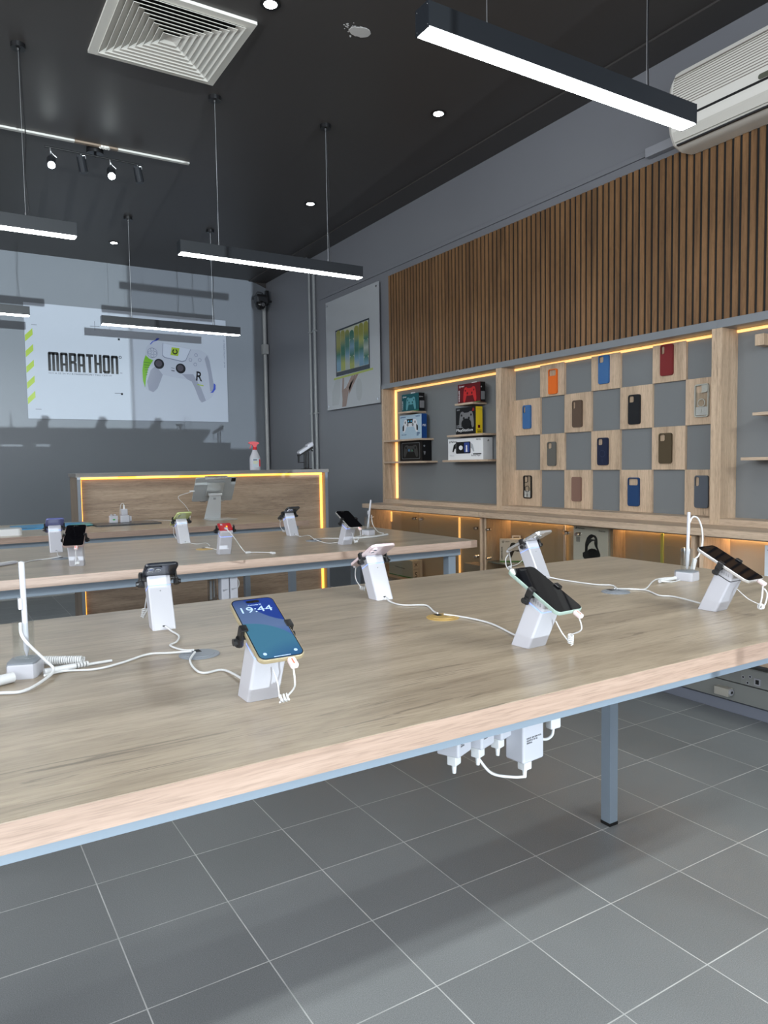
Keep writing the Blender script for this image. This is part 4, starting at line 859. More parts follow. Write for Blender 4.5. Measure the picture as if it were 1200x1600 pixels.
# ------------------------------------------------------------------ things on the counter-side table
t = thing('tablet_stand', 'silver metal tablet stand on the counter-side table, seen from behind', 'tablet stand', (1.18, 2.28, HT))
ALU = mat('brushed_aluminium', (0.50, 0.52, 0.53), 0.35, 0.65)
b = B(); box(b, -.075, .100, -.105, .060, 0, .005, .002); obj('base_plate', b, ALU, t)
b = B(); loft(b, [[Vector(p) for p in ((-.066, .050, .004), (.042, .050, .004), (.042, .055, .004), (-.066, .055, .004))], [Vector(p) for p in ((-.028, .045, .150), (.048, .045, .150), (.048, .050, .150), (-.028, .050, .150))]]); obj('arm', b, ALU, t)
b = B(); cyl(b, (-.036, .048, .158), (.056, .048, .158), .008, .008, 16); box(b, -.032, .052, .040, .052, .148, .160, .002); obj('hinge', b, SILVER, t)
b = B(); box(b, -.003, .013, .0435, .0455, .125, .138, .001); obj('badge', b, GREYM, t)
TM = Matrix.Translation((1.19, 2.345, 1.098)) @ Matrix.Rotation(PI, 4, 'Z') @ Matrix.Rotation(math.radians(55), 4, 'X')
TS = TM.copy(); TS.translation -= Vector((1.18, 2.28, HT))
b = B(); box(b, -.055, .055, -.045, .062, -.018, -.008, .003)
for v in b.verts: v.co = TS @ v.co
bp = obj('back_plate', b, ALU, t)
for g_ in ((-.075, .075, .084, .097), (-.080, -.042, -.097, -.085), (.042, .080, -.097, -.085)):
    b = B(); box(b, *g_, -.010, .010, .002)
    for v in b.verts: v.co = TS @ v.co
    obj('grip', b, SILVER, t)
t = thing('tablet', 'grey tablet seen from behind on the silver stand', 'tablet', M=TM)
b = B(); R = lambda i, z: [Vector((x, y, z)) for x, y in rrect(.268 - 2 * i, .186 - 2 * i, .012 - i, 5)]
loft(b, [R(.0014, -.0065), R(0, -.0045), R(0, .0), R(.001, .001)]); obj('body', b, mat('tablet_back', (0.34, 0.36, 0.37), .4, .2), t)
b = B(); plate(b, rrect(.264, .182, .010, 5), (), .0006, .0014); obj('screen', b, GLASSY, t, smooth=False)
b = B(); box(b, -.128, -.100, .062, .088, -.0085, -.006, .003); cbm = obj('camera_bump', b, INK, t)
b = B(); cyl(b, (-.108, .075, -.008), (-.108, .075, -.0095), .006, .006, 14); cyl(b, (-.121, .075, -.008), (-.121, .075, -.0095), .005, .005, 14); obj('lens', b, LENS, cbm)
b = B(); tube(b, [(1.055, 2.33, 1.090), (1.02, 2.33, 1.080), (.955, 2.34, 1.055), (1.00, 2.35, 1.0), (1.03, 2.36, .95), (1.02, 2.34, HT + .004), (.96, 2.28, HT + .004)], .0018, 7); box(b, 1.025, 1.058, 2.326, 2.334, 1.084, 1.093, .002)
tag(obj('power_cable', b, WHITEM), 'thin white charging cord hanging from the tablet to the counter-side table', 'cable')
t = thing('charging_mat', 'thin dark slab under the white plug adaptors', 'tray', (.62, 2.29, HT))
b = B(); prism(b, rrect(.37, .235, .010, 4), 0, .008); obj('slab', b, GREYD, t)
b = B(); prism(b, rrect(.34, .21, .010, 4), .0079, .0086); obj('top_surface', b, mat('charcoal_top', (0.045, 0.047, 0.05), .35), t)
t = thing('plug_adaptor', 'stacked white travel plug adaptor with a cord on top, counter-side table', 'plug adaptor', (.622, 2.33, HT + .0086))
b = B(); box(b, -.026, .026, -.020, .020, 0, .044, .004, 3); obj('base_block', b, WHITE, t)
b = B(); box(b, -.018, .018, -.015, .015, .044, .082, .004, 3); obj('charger', b, WHITE, t)
b = B(); box(b, .026, .040, -.014, .014, .006, .038, .003); obj('side_block', b, WHITE, t)
b = B(); cyl(b, (0, 0, .080), (0, 0, .106), .006, .004, 12); tube(b, [(0, 0, .104), (-.006, 0, .116), (-.018, .004, .104), (-.022, .008, .060), (-.016, .03, .02)], .0016, 6); obj('plug', b, WHITEM, t)
t = thing('plug_adaptor', 'square white plug adaptor with a green mark, counter-side table', 'plug adaptor', (.560, 2.34, HT + .0086))
b = B(); box(b, -.024, .024, -.018, .018, 0, .044, .004, 3); box(b, -.016, -.006, -.012, .012, .044, .052, .002); box(b, .004, .014, -.012, .012, .044, .052, .002); obj('body', b, WHITE, t)
b = B(); prism(b, rrect(.014, .008, .003, 3, 0, .020), -.0186, -.0178, axis=1); obj('green_mark', b, mat('green_mark', (0.02, 0.30, 0.05), .4), t)
b = B(); tube(b, [(.66, 2.33, HT + .010), (.72, 2.40, HT + .004), (.80, 2.50, HT + .003), (.88, 2.42, HT + .003), (.92, 2.30, HT + .003), (.90, 2.16, HT + .003)], .0015, 6); tag(obj('power_cable', b, WHITEM), 'thin cord from the stacked plug adaptor across the counter-side table', 'cable')
t = thing('folder', 'bright blue folder lying at the left of the counter-side table', 'folder', (.22, 2.40, HT))
b = B(); prism(b, [(-.21, -.125), (.10, -.150), (.22, -.070), (.215, .20), (.04, .215), (-.20, .17)], 0, .005); obj('cover', b, mat('blue_folder', (0.012, 0.22, 0.46), .4), t)
b = B(); prism(b, [(.10, -.165), (.245, -.090), (.235, .10), (.11, .02)], .0051, .0075); obj('teal_sheet', b, mat('teal_sheet', (0.04, 0.35, 0.40), .4), t)
b = B(); prism(b, [(-.17, -.10), (-.10, -.118), (-.085, -.103), (-.13, -.088)], .005, .0062); prism(b, [(-.19, -.05), (-.14, -.075), (-.13, -.065), (-.17, -.04)], .005, .0062); obj('dark_print', b, mat('navy_print', (0.006, 0.03, 0.08), .4), t)
t = thing('white_box', 'flat white rounded box at the left end of the counter-side table', 'box', (-.11, 1.965, HT))
b = B(); prism(b, rrect(.268, .13, .022, 6), 0, .034); obj('body', b, mat('white_box_shell', (0.72, 0.73, 0.74), .3), t, ang=50)
b = B(); prism(b, rrect(.262, .124, .020, 6), .0338, .0348); obj('lid', b, mat('white_box_lid', (0.35, 0.36, 0.36), .4), t)

# ------------------------------------------------------------------ poster on the back wall
px0, pz0 = 1.4525, 2.279
t = thing('poster', 'wide white game controller poster with lime stripes on the back wall', 'poster', M=BW(px0, pz0, YB - .016))
q = lambda l: [(x - px0, z - pz0) for x, z in l]
b = B(); box(b, -.993, .993, -.548, .548, -.014, 0, .001); obj('panel', b, mat('poster_white', (0.39, 0.425, 0.485), 0.25, spec=0.12), t)
LIMEP = mat('lime_print', (0.27, 0.38, 0.03), .25); PGREY = mat('poster_pad_grey', (0.37, 0.40, 0.47), .2); PGREY2 = mat('poster_pad_shade', (0.25, 0.27, 0.33), .2); PLINE = mat('poster_pad_line', (0.17, 0.19, 0.25), .2); PINK_ = mat('poster_ink', (0.012, 0.014, 0.018), .2); PBLUE = mat('poster_blue', (0.045, 0.075, 0.40), .2)
deco('stripe_print', LIMEP, t, [q([(.462, a), (.529, a + .069), (.530, a + .008), (.462, a - .061)]) for a in (2.518, 2.369, 2.221, 2.071, 1.926)], n0=.0002)
LET = {'M': (14, [(0, 0, 3.6, 22.5), (5.2, 0, 8.8, 22.5), (10.4, 0, 14, 22.5), (1.2, 20.5, 12.8, 24)]), 'A': (10, [(0, 0, 3.6, 22.5), (6.4, 0, 10, 22.5), (1.2, 20.5, 8.8, 24), (3, 7.5, 7, 10.5)]), 'R': (10, [(0, 0, 3.6, 24), (3, 20.5, 8.8, 24), (6.4, 13.5, 10, 22.5), (3, 10.5, 9, 14), (6.4, 0, 10, 11.5)]),
       'T': (9.4, [(0, 20.5, 9.4, 24), (2.9, 0, 6.5, 21)]), 'H': (10, [(0, 0, 3.6, 24), (6.4, 0, 10, 24), (3, 10.5, 7, 13.5)]), 'O': (10, [(0, 1.5, 3.6, 22.5), (6.4, 1.5, 10, 22.5), (1.2, 20.5, 8.8, 24), (1.2, 0, 8.8, 3.5)]), 'N': (10, [(0, 0, 3.6, 22.5), (6.4, 0, 10, 22.5), (1.2, 20.5, 8.8, 24)])}
tot = sum(LET[c][0] for c in 'MARATHON') + 7 * 1.3; s_ = (1.305 - .654) / tot; hz = .183 / 24; x = .654; rects = []
for c in 'MARATHON':
    w_, rs = LET[c]
    for (a, b0, c1_, d) in rs: rects.append([(x + a * s_, 2.192 + b0 * hz), (x + c1_ * s_, 2.192 + b0 * hz), (x + c1_ * s_, 2.192 + d * hz), (x + a * s_, 2.192 + d * hz)])
    for side in (0, 1):
        if c in 'MANO' or (c == 'R' and side):
            xa = x + (1.2 if side == 0 else w_ - 1.2) * s_; xb = x + (0 if side == 0 else w_) * s_
            rects.append([(xa, 2.192 + 24 * hz), (xa, 2.192 + 22 * hz), (xb, 2.192 + 22.4 * hz)])
    x += (w_ + 1.3) * s_
deco('title_lettering', PINK_, t, [q(r) for r in rects], n0=.0002)
text('////// A 22 24 YU B MARATHON / TAU CETI IV', PINK_, t, .946 - px0, 2.172 - pz0, w=.585, h=.014, n0=.0002, name='tagline'); text('TM', PINK_, t, 1.33 - px0, 2.203 - pz0, w=.022, n0=.0002)
deco('mark_print', PINK_, t, [q([(a - .010, c - .010), (a + .010, c - .010), (a + .010, c + .010), (a - .010, c + .010)]) for a, c in ((1.32, 2.541), (1.33, 1.994))] + [q([(a - w_, c - .0018), (a + w_, c - .0018), (a + w_, c + .0018), (a - w_, c + .0018)]) for a, c, w_ in ((.545, 2.62, .024), (.552, 1.822, .026), (1.094, 2.651, .045), (1.29, 2.0, .03))] + [q([(1.0925, 2.61), (1.0955, 2.61), (1.0955, 2.70), (1.0925, 2.70)])], n0=.0002)
deco('ring_mark', PINK_, t, q(ell(1.326, 2.362, .014, .015, 18)), (q(ell(1.326, 2.362, .008, .009, 18)),), n0=.0002)
text('22 MARATHON -- 24 04', PLINE, t, 2.420 - px0, 2.47 - pz0, w=.30, h=.014, n0=.0002, rot=-PI / 2)
body = [(1.586,2.47),(1.609,2.506),(1.644,2.533),(1.697,2.552),(1.758,2.545),(1.776,2.54),(1.908,2.519),(2.053,2.493),(2.108,2.493),(2.154,2.491),(2.218,2.455),(2.25,2.425),(2.253,2.38),(2.277,2.227),(2.293,2.127),(2.29,2.045),(2.26,1.989),(2.155,1.935),(2.128,1.966),(2.085,2.082),(2.051,2.153),(2.006,2.173),(1.861,2.188),(1.747,2.209),(1.727,2.155),(1.689,2.066),(1.644,2.025),(1.567,2.061),(1.544,2.129),(1.541,2.233),(1.556,2.338),(1.575,2.404)]
deco('controller_print', PGREY, t, q([(p.x, p.y) for p in smoothpts([(x, y, 0) for x, y in body + body[:1]], 3)[:-1]]), n0=.0002)
for w_ in ([q([(1.747, 2.209), (1.727, 2.155), (1.689, 2.066), (1.644, 2.025), (1.600, 2.045), (1.585, 2.13), (1.625, 2.25), (1.68, 2.30)]), q([(2.006, 2.173), (2.051, 2.153), (2.085, 2.082), (2.128, 1.966), (2.155, 1.935), (2.20, 1.955), (2.15, 2.09), (2.07, 2.23), (1.95, 2.225)]), q([(2.253, 2.38), (2.277, 2.227), (2.293, 2.127), (2.29, 2.045), (2.25, 2.06), (2.235, 2.25), (2.20, 2.40), (2.225, 2.44)])]): deco('handle_shade', PGREY2, t, w_, n0=.0010)
grip = [(1.579,2.4),(1.613,2.368),(1.655,2.353),(1.601,2.271),(1.575,2.166),(1.563,2.069),(1.544,2.138),(1.541,2.242),(1.556,2.338)]
deco('grip_print', mat('lime_grip', (0.14, 0.36, 0.02), .2), t, q(grip), n0=.0018)
deco('grip_lines', mat('dark_green_lines', (0.02, 0.08, 0.02), .2), t, [q([(1.556 + i * .004, 2.33 - i * .026), (1.625 - i * .007, 2.325 - i * .024), (1.625 - i * .007, 2.320 - i * .024), (1.556 + i * .004, 2.325 - i * .026)]) for i in range(7)], n0=.0025)
pad = [(1.758,2.536),(2.052,2.489),(1.994,2.365),(1.957,2.353),(1.77,2.386),(1.749,2.407)]
deco('touchpad_edge', PLINE, t, q(pad), n0=.0018); ctr = (1.90, 2.44)
deco('touchpad_print', mat('poster_pad_light', (0.44, 0.48, 0.56), .2), t, q([(ctr[0] + (a - ctr[0]) * .965, ctr[1] + .004 + (c - ctr[1]) * .94) for a, c in pad]), n0=.0025)
deco('badge_print', LIMEP, t, q([(1.85, 2.499), (1.932, 2.494), (1.914, 2.411), (1.834, 2.418)]), n0=.0033)
deco('badge_ring', PINK_, t, q(ell(1.882, 2.455, .028, .028, 22, 110, 430) + ell(1.882, 2.455, .017, .017, 22, 430, 110)), n0=.0041)
deco('button_print', PLINE, t, q(ell(1.648, 2.428, .052, .052, 24)), (q(ell(1.648, 2.428, .048, .048, 24)),), n0=.0018)
for (a, c) in ((1.622, 2.430), (1.648, 2.462), (1.676, 2.428), (1.648, 2.398), (2.106, 2.434), (2.145, 2.385), (2.095, 2.335), (2.045, 2.380)): deco('button_print', PLINE, t, q(ell(a, c, .018, .018, 14)), (q(ell(a, c, .014, .014, 14)),), n0=.0018)
for (a, c) in ((1.713, 2.319), (1.937, 2.284)):
    deco('stick_print', PINK_, t, q(ell(a, c, .052, .052, 28)), n0=.0026); deco('stick_cap_print', mat('stick_grey', (0.06, 0.055, 0.07), .2), t, q(ell(a - .004, c + .004, .034, .034, 24)), n0=.0033)
text('R', PINK_, t, 2.136 - px0, 2.212 - pz0, w=.068, h=.10, n0=.0019, rot=-.10, bold=.02)
deco('bar_print', LIMEP, t, q([(2.112, 2.130), (2.178, 2.118), (2.177, 2.108), (2.111, 2.119)]), n0=.0019); deco('bar_print', PINK_, t, [q([(1.838, 2.262), (1.872, 2.257), (1.872, 2.250), (1.838, 2.255)]), q([(1.838, 2.288), (1.872, 2.283), (1.872, 2.279), (1.838, 2.284)])], n0=.0026)
deco('splash_print', PBLUE, t, [q([(1.627,2.516),(1.649,2.544),(1.68,2.559),(1.698,2.582),(1.729,2.583),(1.702,2.557),(1.662,2.543),(1.633,2.512)]), q([(2.293,2.146),(2.312,2.128),(2.31,2.082),(2.28,2.044),(2.247,2.039),(2.271,2.058),(2.287,2.09)])], n0=.0026)

# ------------------------------------------------------------------ laptop poster on the right wall
ly0, lz0 = 3.548, 2.267
t = thing('poster', 'white acrylic poster of a hand holding up a laptop, on the right wall', 'poster', M=RW(ly0, lz0, XW - .030))
q = lambda l: [(-(y - ly0), z - lz0) for y, z in l]
b = B(); box(b, -.483, .483, -.505, .505, -.008, 0, .001); obj('panel', b, mat('acrylic_white', (0.42, 0.44, 0.46), 0.14, spec=.3), t)
for (a, c) in ((-.45, .47), (.45, .47), (-.45, -.47), (.45, -.47)):
    b = B(); cyl(b, (a, c, -.030), (a, c, .004), .010, .010, 16); obj('standoff', b, CHROME, t)
LF = mat('laptop_frame_print', (0.022, 0.032, 0.042), .15)
deco('screen_frame_print', LF, t, q([(3.842, 2.485), (3.225, 2.497), (3.225, 2.068), (3.842, 2.062)]), n0=.0002)
deco('screen_print', mat('print_cream', (0.46, 0.48, 0.36), .15), t, q([(3.825, 2.470), (3.240, 2.482), (3.240, 2.105), (3.825, 2.100)]), n0=.0009)
cols = {'y': (0.25, 0.25, 0.04), 'g': (0.028, 0.14, 0.085), 'b': (0.14, 0.27, 0.38), 'l': (0.30, 0.34, 0.07), 'w': (0.34, 0.38, 0.33)}
spec = ['yyygbb', 'yyggll', 'yggbww', 'ggbgll', 'yyggbw', 'yylgbb', 'yygwgb']
def pillmat(name, a, c_):
    if name in _M: return _M[name]
    m = mat(name, a, .15); N = NT(m); sp = N.n('ShaderNodeSeparateXYZ'); N.l(N.n('ShaderNodeTexCoord').outputs['Generated'], sp.inputs[0]); N.l(N.ramp(sp.outputs[1], [(0.0, c_), (1.0, a)]), N.b.inputs['Base Color']); return m
for i, s in enumerate(spec):
    w_ = .585 / 7; yc = 3.825 - w_ * (i + .5)
    off = [0, .01, .02, .035, .01, .0, .0][i]
    for k in range(5):
        z1 = 2.478 - off - k * .0735; z0 = max(z1 - .078, 2.103)
        top, bot = s[k], s[k + 1]
        rd = k == 0 or (s[k] == 'g' and i in (3, 6))
        pts = [(yc - w_ * .47, z0), (yc + w_ * .47, z0)] + ([(yc + w_ * .47 * math.cos(math.radians(a)), z1 - .03 + .03 * math.sin(math.radians(a))) for a in range(0, 181, 20)] if rd else [(yc + w_ * .47, z1), (yc - w_ * .47, z1)])
        deco('pill_print', pillmat('pill_' + top + bot, cols[top], cols[bot]), t, q(pts), n0=.0016 + .00005 * k)
deco('laptop_base_print', mat('lime_base', (0.36, 0.43, 0.10), .15), t, q([(3.885, 2.052), (3.170, 2.068), (3.175, 2.050), (3.885, 2.034)]), n0=.0010)
SKIN = mat('arm_print', (0.27, 0.19, 0.155), .15)
deco('arm_print', SKIN, t, [q([(3.735, 1.775), (3.660, 1.775), (3.640, 1.83), (3.610, 1.90), (3.660, 1.945), (3.735, 1.92), (3.725, 1.85)]), q([(3.735, 1.92), (3.700, 1.925), (3.690, 2.035), (3.716, 2.040)]), q([(3.61, 1.90), (3.585, 1.93), (3.520, 2.045), (3.545, 2.045), (3.655, 1.945)]), q([(3.60, 1.895), (3.555, 1.955), (3.470, 2.050), (3.500, 2.050), (3.60, 1.945)]), q([(3.60, 1.88), (3.53, 1.95), (3.415, 2.052), (3.450, 2.055), (3.58, 1.96)])], n0=.0006)
deco('arch_print', mat('pale_arch', (0.385, 0.405, 0.41), .15), t, [q([(3.93 - .0, 1.80), (3.80, 1.80), (3.765, 1.90), (3.765, 2.03), (3.86, 2.03), (3.93, 1.93)]), q(ell(3.42, 1.905, .055, .10, 20))], n0=.0001, th=.0002)

# ------------------------------------------------------------------ pendant strip lamps
def pendant(x0, x1, y, label):
    xc = (x0 + x1) / 2; h = (x1 - x0) / 2
    t = thing('pendant_strip_lamp', label, 'pendant lamp', (xc, y, 2.405), group='black pendant strip lamps')
    b = B(); box(b, -h, h, -.031, .031, .004, .070, .0012); obj('housing', b, mat('black_lamp_housing', (0.016, 0.018, 0.021), .35), t)
    b = B(); box(b, -h + .004, h - .004, -.028, .028, .0, .006, .0008); obj('diffuser', b, LAMPW, t)
    for s in (-1, 1):
        b = B(); box(b, s * h - .0012, s * h + .0012, -.0315, .0315, .0, .0705, .0004); ec = obj('end_cap', b, mat('black_end_cap', (0.014, 0.017, 0.022), .3), t)
        b = B()
        for yy in (-.025, .025):
            for zz in (.010, .062): cyl(b, (s * (h + .0010), yy, zz), (s * (h + .0022), yy, zz), .0018, .0018, 8)
        obj('screw', b, CHROME, ec)
        xx = s * .345; zt = ZC - 2.405
        b = B(); cyl(b, (xx, 0, zt - .022), (xx, 0, zt), .034, .034, 24); cyl(b, (xx, 0, zt - .034), (xx, 0, zt - .022), .008, .010, 12); obj('canopy', b, BLACK, t)
        b = B(); cyl(b, (xx, 0, .070), (xx, 0, zt - .03), .0011, .0011, 6); cyl(b, (xx, 0, .069), (xx, 0, .092), .004, .0022, 10); box(b, xx - .006, xx + .022, -.008, .008, .069, .073, .001); obj('steel_cable', b, SILVER, t)
        if s > 0:
            b = B(); tube(b, [(xx + .004, 0, zt - .03), (xx + .010, .004, zt * .75), (xx + .016, .004, zt * .5), (xx + .006, .002, zt * .32), (xx + .018, .006, .072)], .0026, 6); obj('power_cord', b, BLACK, t)
    return t
pendant(.826, 1.968, -.565, 'black pendant strip lamp nearest the camera, upper right')
pendant(.849, 1.993, 1.800, 'black pendant strip lamp over the middle table, right of centre')
pendant(-.825, .320, 1.780, 'black pendant strip lamp cut off by the left edge, upper')
pendant(.872, 2.040, 4.050, 'black pendant strip lamp hanging in front of the wide controller poster')
pendant(-.810, .335, 3.970, 'black pendant strip lamp cut off by the left edge, just left of the poster')

# ------------------------------------------------------------------ other things on the ceiling
def downlight(x, y, label, big=False):
    t = thing('downlight', label, 'downlight', (x, y, ZC), group='round recessed downlights')
    b = B(); lathe(b, [(.030, -.0005), (.046, -.0005), (.047, -.004), (.040, -.006), (.030, -.004)], n=28); obj('bezel', b, BLACK, t)
    b = B(); lathe(b, [(.0005, -.001), (.031, -.001), (.029, -.005), (.0005, -.010 if big else -.006)], n=24); obj('bulb', b, SPOTW, t)
downlight(1.02, .880, 'bright downlight at the top edge beside the air vent'); downlight(2.271, 1.336, 'downlight below the near pendant lamp, right of centre'); downlight(2.272, 3.041, 'downlight above the lamp over the middle table'); downlight(1.156, 4.806, 'farthest downlight, close to the back wall')
t = thing('air_vent', 'square off-white ceiling air vent with nested louvres', 'air vent', (.705, 1.350, ZC))
VH = .315
VENT = mat('dusty_vent_white', (0.74, 0.72, 0.66), .5)
b = B(); plate(b, [(-VH, -VH), (VH, -VH), (VH, VH), (-VH, VH)], ([(-VH + .045, -VH + .045), (-VH + .045, VH - .045), (VH - .045, VH - .045), (VH - .045, -VH + .045)],), -.014, 0); obj('frame', b, VENT, t)
b = B(); box(b, -VH + .02, VH - .02, -VH + .02, VH - .02, -.002, 0); obj('duct_shade_plate', b, BLACKM, t, smooth=False)  # flat black plate painted as the shade inside the vent opening
for i in range(9):
    a = VH - .040 - i * .029; c = a - .034; zo, zi = -.022 + i * .0006, -.003
    if i == 8: c = .001
    b = B(); sq = lambda r, z: [b.verts.new((sx * r, sy * r, z)) for sx, sy in ((-1, -1), (1, -1), (1, 1), (-1, 1))]
    o1, i1, o2, i2 = sq(a, zo), sq(c, zi), sq(a + .0015, zo + .0015), sq(c + .0015, zi + .001)
    for k in range(4):
        l_ = (k + 1) % 4
        b.faces.new((o1[k], o1[l_], i1[l_], i1[k])); b.faces.new((o2[k], i2[k], i2[l_], o2[l_])); b.faces.new((o1[k], o2[k], o2[l_], o1[l_])); b.faces.new((i1[k], i1[l_], i2[l_], i2[k]))
    obj('louvre', b, VENT, t, smooth=False)
b = B(); rng = random.Random(3); plate(b, [(.055 * (1 + .12 * rng.uniform(-1, 1)) * math.cos(a * PI / 9), .038 * (1 + .15 * rng.uniform(-1, 1)) * math.sin(a * PI / 9)) for a in range(18)], (), -.002, 0)
for k in range(26): a = rng.uniform(0, 2 * PI); r = rng.uniform(.045, .10); s = rng.uniform(.002, .006); plate(b, ell(-abs(r * math.cos(a)), r * .6 * math.sin(a), s, s * .7, 8), (), -.001, 0)
tag(obj('plaster_patch', b, mat('plaster_white', (0.60, 0.59, 0.57), .7), loc=(1.470, .865, ZC)), 'rough white plaster patch on the dark ceiling', 'plaster patch')
t = thing('ceiling_batten', 'long pale strip with a brown middle section on the ceiling', 'batten', (.62, 2.755, ZC), math.radians(-1))
PALE = mat('pale_batten', (0.62, 0.61, 0.57), .5)
for nm, a0, a1, m_ in (('pale_strip', -1.3, -.12, PALE), ('brown_strip', -.12, .14, mat('brown_batten', (0.24, 0.18, 0.13), .5)), ('pale_strip', .14, .60, PALE)):
    b = B(); box(b, a0, a1, -.014, .014, -.012, 0, .001); obj(nm, b, m_, t)
b = B(); 
for k in range(7): lathe(b, [(.0005, -.020), (.010 + .003 * (k % 3), -.014), (.014, -.004), (.0005, -.003)], (.035 + .008 * k, .004 * (-1) ** k, 0), 10)
obj('filler_blob', b, VENT, t)
t = thing('track_light', 'black ceiling track with four spotlights, two of them lit', 'track light', (.635, 2.835, ZC))
b = B(); cyl(b, (0, 0, -.030), (0, 0, 0), .052, .052, 28); cyl(b, (0, -.015, -.05), (0, 0, -.028), .008, .008, 10); obj('ceiling_base', b, BLACK, t)
b = B(); cyl(b, (-.300, -.015, -.048), (.297, -.015, -.048), .0055, .0055, 12); obj('rail', b, BLACK, t)
for x, lit in ((-.268, True), (-.088, False), (.088, True), (.262, False)):
    d = (Vector((CAM.x, CAM.y, CAM.z)) - Vector((.635 + x, 2.82, 3.14))).normalized() if lit else Vector((.10, -.02, -.62)).normalized()
    if lit: d = Vector((-.12, -.75, -.65)).normalized()
    c0 = Vector((x + (.004 if lit else 0), -.015, -.125 if lit else -.085))
    b = B(); cyl(b, (x, -.015, -.044), (x, -.015, -.085), .0035, .0035, 8); tube(b, [(x, -.015, -.060), (x + .010, -.02, -.085), (x + .035, -.02, -.105)] if lit else [(x, -.015, -.065), (x + .022, -.02, -.060), (x + .024, -.02, -.080), (x, -.015, -.085), (x - .022, -.015, -.078), (x - .004, -.015, -.066)], .0024, 6)
    st_ = obj('stem', b, SILVER, t)
    b = B()
    if not lit: box(b, c0.x - .026, c0.x + .026, c0.y - .004, c0.y + .004, c0.z + .0, c0.z + .026, .002)
    cyl(b, c0 - d * .012, c0 + d * .080, .026, .027, 24); sh = obj('spot_head', b, mat('black_spot', (0.020, 0.022, 0.026), .3), t)
    b = B(); cyl(b, c0 + d * .0795, c0 + d * .082, .021, .021, 20); obj('bulb', b, SPOTW if lit else GREYD, sh)

# ------------------------------------------------------------------ things on the walls
t = thing('air_conditioner', 'aged white split air conditioner above the slat wall, right edge', 'air conditioner', (XW, .13, 2.74))
prof = [(0, .0), (-.10, -.008), (-.150, .012), (-.178, .060), (-.190, .110), (-.192, .22), (-.180, .300), (-.150, .352), (-.10, .372), (0, .376)]
b = B(); n = len(prof); L = 1.02
def rg(y, s): return [Vector((x * s if x > -1 else x, y, .188 + (z - .188) * s)) for x, z in prof]
loft(b, [rg(.0, .80), rg(-.008, .90), rg(-.03, .985), rg(-.06, 1.0), rg(-L + .06, 1.0), rg(-L + .03, .985), rg(-L, .85)])
body_ = obj('body', b, BEIGE, t, ang=28)
b = B()
for k in range(13):
    z = .165 + k * .0125; xx = -.1925 if z < .225 else -.1925 + (z - .225) * .16
    box(b, xx - .0010, xx + .004, -L + .05, -.045, z, z + .0035)
obj('intake_grille', b, mat('grille_shadow_plastic', (0.26, 0.23, 0.20), .6), t, smooth=False)
b = B(); box(b, -.1925, -.180, -L + .02, -.035, .107, .117); obj('seam_gap', b, BLACKM, t, smooth=False)
b = B(); prism(b, [(-.176, .020), (-.1815, .055), (-.1795, .056), (-.172, .021)], -L + .04, -.045, axis=1); prism(b, [(-.152, .010), (-.160, .010), (-.181, .054), (-.184, .066), (-.178, .062)], -L + .04, -.045, axis=1); obj('air_flap', b, mat('flap_white', (0.66, 0.64, 0.58), .35), t)
b = B(); box(b, -.165, -.150, -L + .04, -.050, .006, .013); obj('outlet_gap', b, GREYD, t, smooth=False)
b = B(); prism(b, rrect(.09, .022, .010, 5, -.52, .130), -.1945, -.1915, axis=0); obj('display_window', b, mat('ac_display', (0.12, 0.13, 0.10), .2), t)
t = thing('cable_trunking', 'short grey cable trunking left of the air conditioner', 'trunking', (XW, .15, 2.815))
b = B(); box(b, -.040, 0, -.04, .215, 0, .048, .003); obj('duct', b, mat('pale_grey_trunk', (0.30, 0.31, 0.34), .4), t)
for nm, y, r, lab in (('wall_pipe', 4.385, .013, 'left of the two thin grey pipes on the right wall'), ('wall_pipe', 4.285, .015, 'right of the two thin grey pipes on the right wall')):
    t = thing(nm, lab, 'pipe', (XW - .022, y, 0), group='grey pipes in the back right corner')
    b = B(); cyl(b, (0, 0, 0), (0, 0, 3.14), r, r, 14); tube(b, [(0, 0, 3.13), (-.006, .02, 3.18), (-.03, .10, ZC - .02)], r, 12); obj('pipe', b, CONC, t)
    b = B()
    for z in (1.75, 2.55): box(b, -r - .003, .022, -r - .005, r + .005, z, z + .014, .002)
    obj('clip', b, CONC, t)
t = thing('wall_pipe', 'pale grey conduit with a joint box in the back corner', 'pipe', (2.892, YB - .030, 0), group='grey pipes in the back right corner')
b = B(); cyl(b, (0, 0, 0), (0, 0, 3.02), .021, .021, 18); obj('pipe', b, mat('pale_conduit', (0.42, 0.43, 0.43), .35), t)
b = B(); box(b, -.036, .030, -.034, .026, 2.49, 2.60, .005); obj('joint_box', b, mat('pale_conduit', (0.4, 0.4, 0.4)), t)
t = thing('wall_camera', 'black surveillance camera in the back corner under the ceiling', 'camera', (2.86, YB, 3.06))
b = B(); box(b, -.10, .03, -.16, 0, .030, .060, .004); box(b, .0, .035, -.17, -.13, -.05, .105, .004); box(b, .03, .068, -.17, -.15, -.02, .0, .003); obj('bracket', b, BLACK, t)
b = B(); box(b, -.115, .015, -.20, -.09, -.035, .032, .012, 3); obj('housing', b, GREYD, t)
b = B(); lathe(b, [(.0005, -.110), (.030, -.104), (.052, -.080), (.058, -.050), (.050, -.020), (.0005, -.015)], (-.062, -.15, 0), 24); obj('dome', b, mat('dome_black', (0.012, 0.012, 0.013), .15), t)
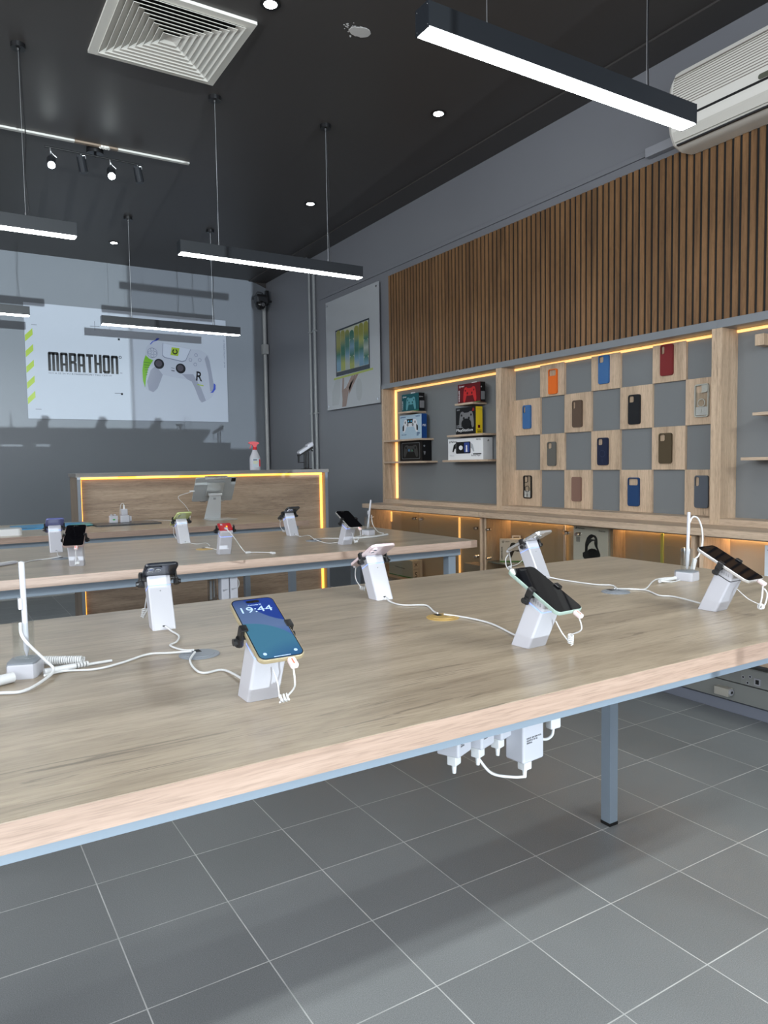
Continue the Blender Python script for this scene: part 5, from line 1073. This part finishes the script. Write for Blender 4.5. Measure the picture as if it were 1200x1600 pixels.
b = B(); cyl(b, (-.055, -.185, -.055), (-.048, -.210, -.062), .022, .020, 18); obj('lens', b, mat('camera_lens_grey', (0.14, 0.14, 0.15), .15), t)
b = B(); tube(b, [(-.10, -.12, .055), (-.08, -.13, .085), (-.03, -.14, .075), (-.04, -.12, .055)], .006, 8); obj('cord_loop', b, GREYD, t)
t = thing('wall_trunking', 'grey skirting trunking with sockets along the right wall', 'trunking', (XW, -1.3, .068))
b = B(); box(b, -.035, 0, -.5, 1.66, 0, .090, .003); box(b, -.040, 0, -.5, 1.66, .096, .180, .003); obj('duct', b, mat('grey_trunking', (0.27, 0.28, 0.27), .45), t)
b = B(); box(b, -.043, -.038, .93, 1.085, .098, .176, .001); pt_ = obj('socket_plate', b, mat('grey_socket', (0.30, 0.31, 0.30), .4), t)
b = B()
for (yy, zz) in ((1.165 - .012, .133), (1.13 - .012, .142), (1.145 - .015, .110)): cyl(b, (-.0405, yy - .08, zz), (-.0445, yy - .08, zz), .008, .008, 16)
obj('socket_ring', b, WHITE, pt_)
b = B()
for (yy, zz) in ((1.153, .133), (1.118, .142), (1.130, .110)): cyl(b, (-.0440, yy - .08, zz), (-.0452, yy - .08, zz), .0045, .0045, 12)
obj('socket_hole', b, BLACKM, pt_)
b = B(); box(b, -.0465, -.042, .985, 1.017, .108, .142, .001); obj('data_port', b, WHITE, pt_)
b = B(); box(b, -.0472, -.046, .993, 1.010, .114, .135, .0005); obj('port_opening', b, BLACKM, pt_)
t = thing('plug_in_adaptor', 'cream boxy adaptor plugged into the lower skirting trunking', 'plug adaptor', (XW - .035, -.135, .112))
b = B(); box(b, -.040, 0, -.036, .040, -.020, .020, .004); obj('body', b, mat('cream_plastic', (0.48, 0.46, 0.41), .35), t)
b = B(); cyl(b, (-.020, -.0355, .001), (-.020, -.043, .001), .016, .0155, 18); f_ = obj('end_port', b, WHITE, t)
b = B(); cyl(b, (-.020, -.0428, .001), (-.020, -.044, .001), .007, .007, 12); obj('port_opening', b, BLACKM, f_)
bpy.context.view_layer.update()
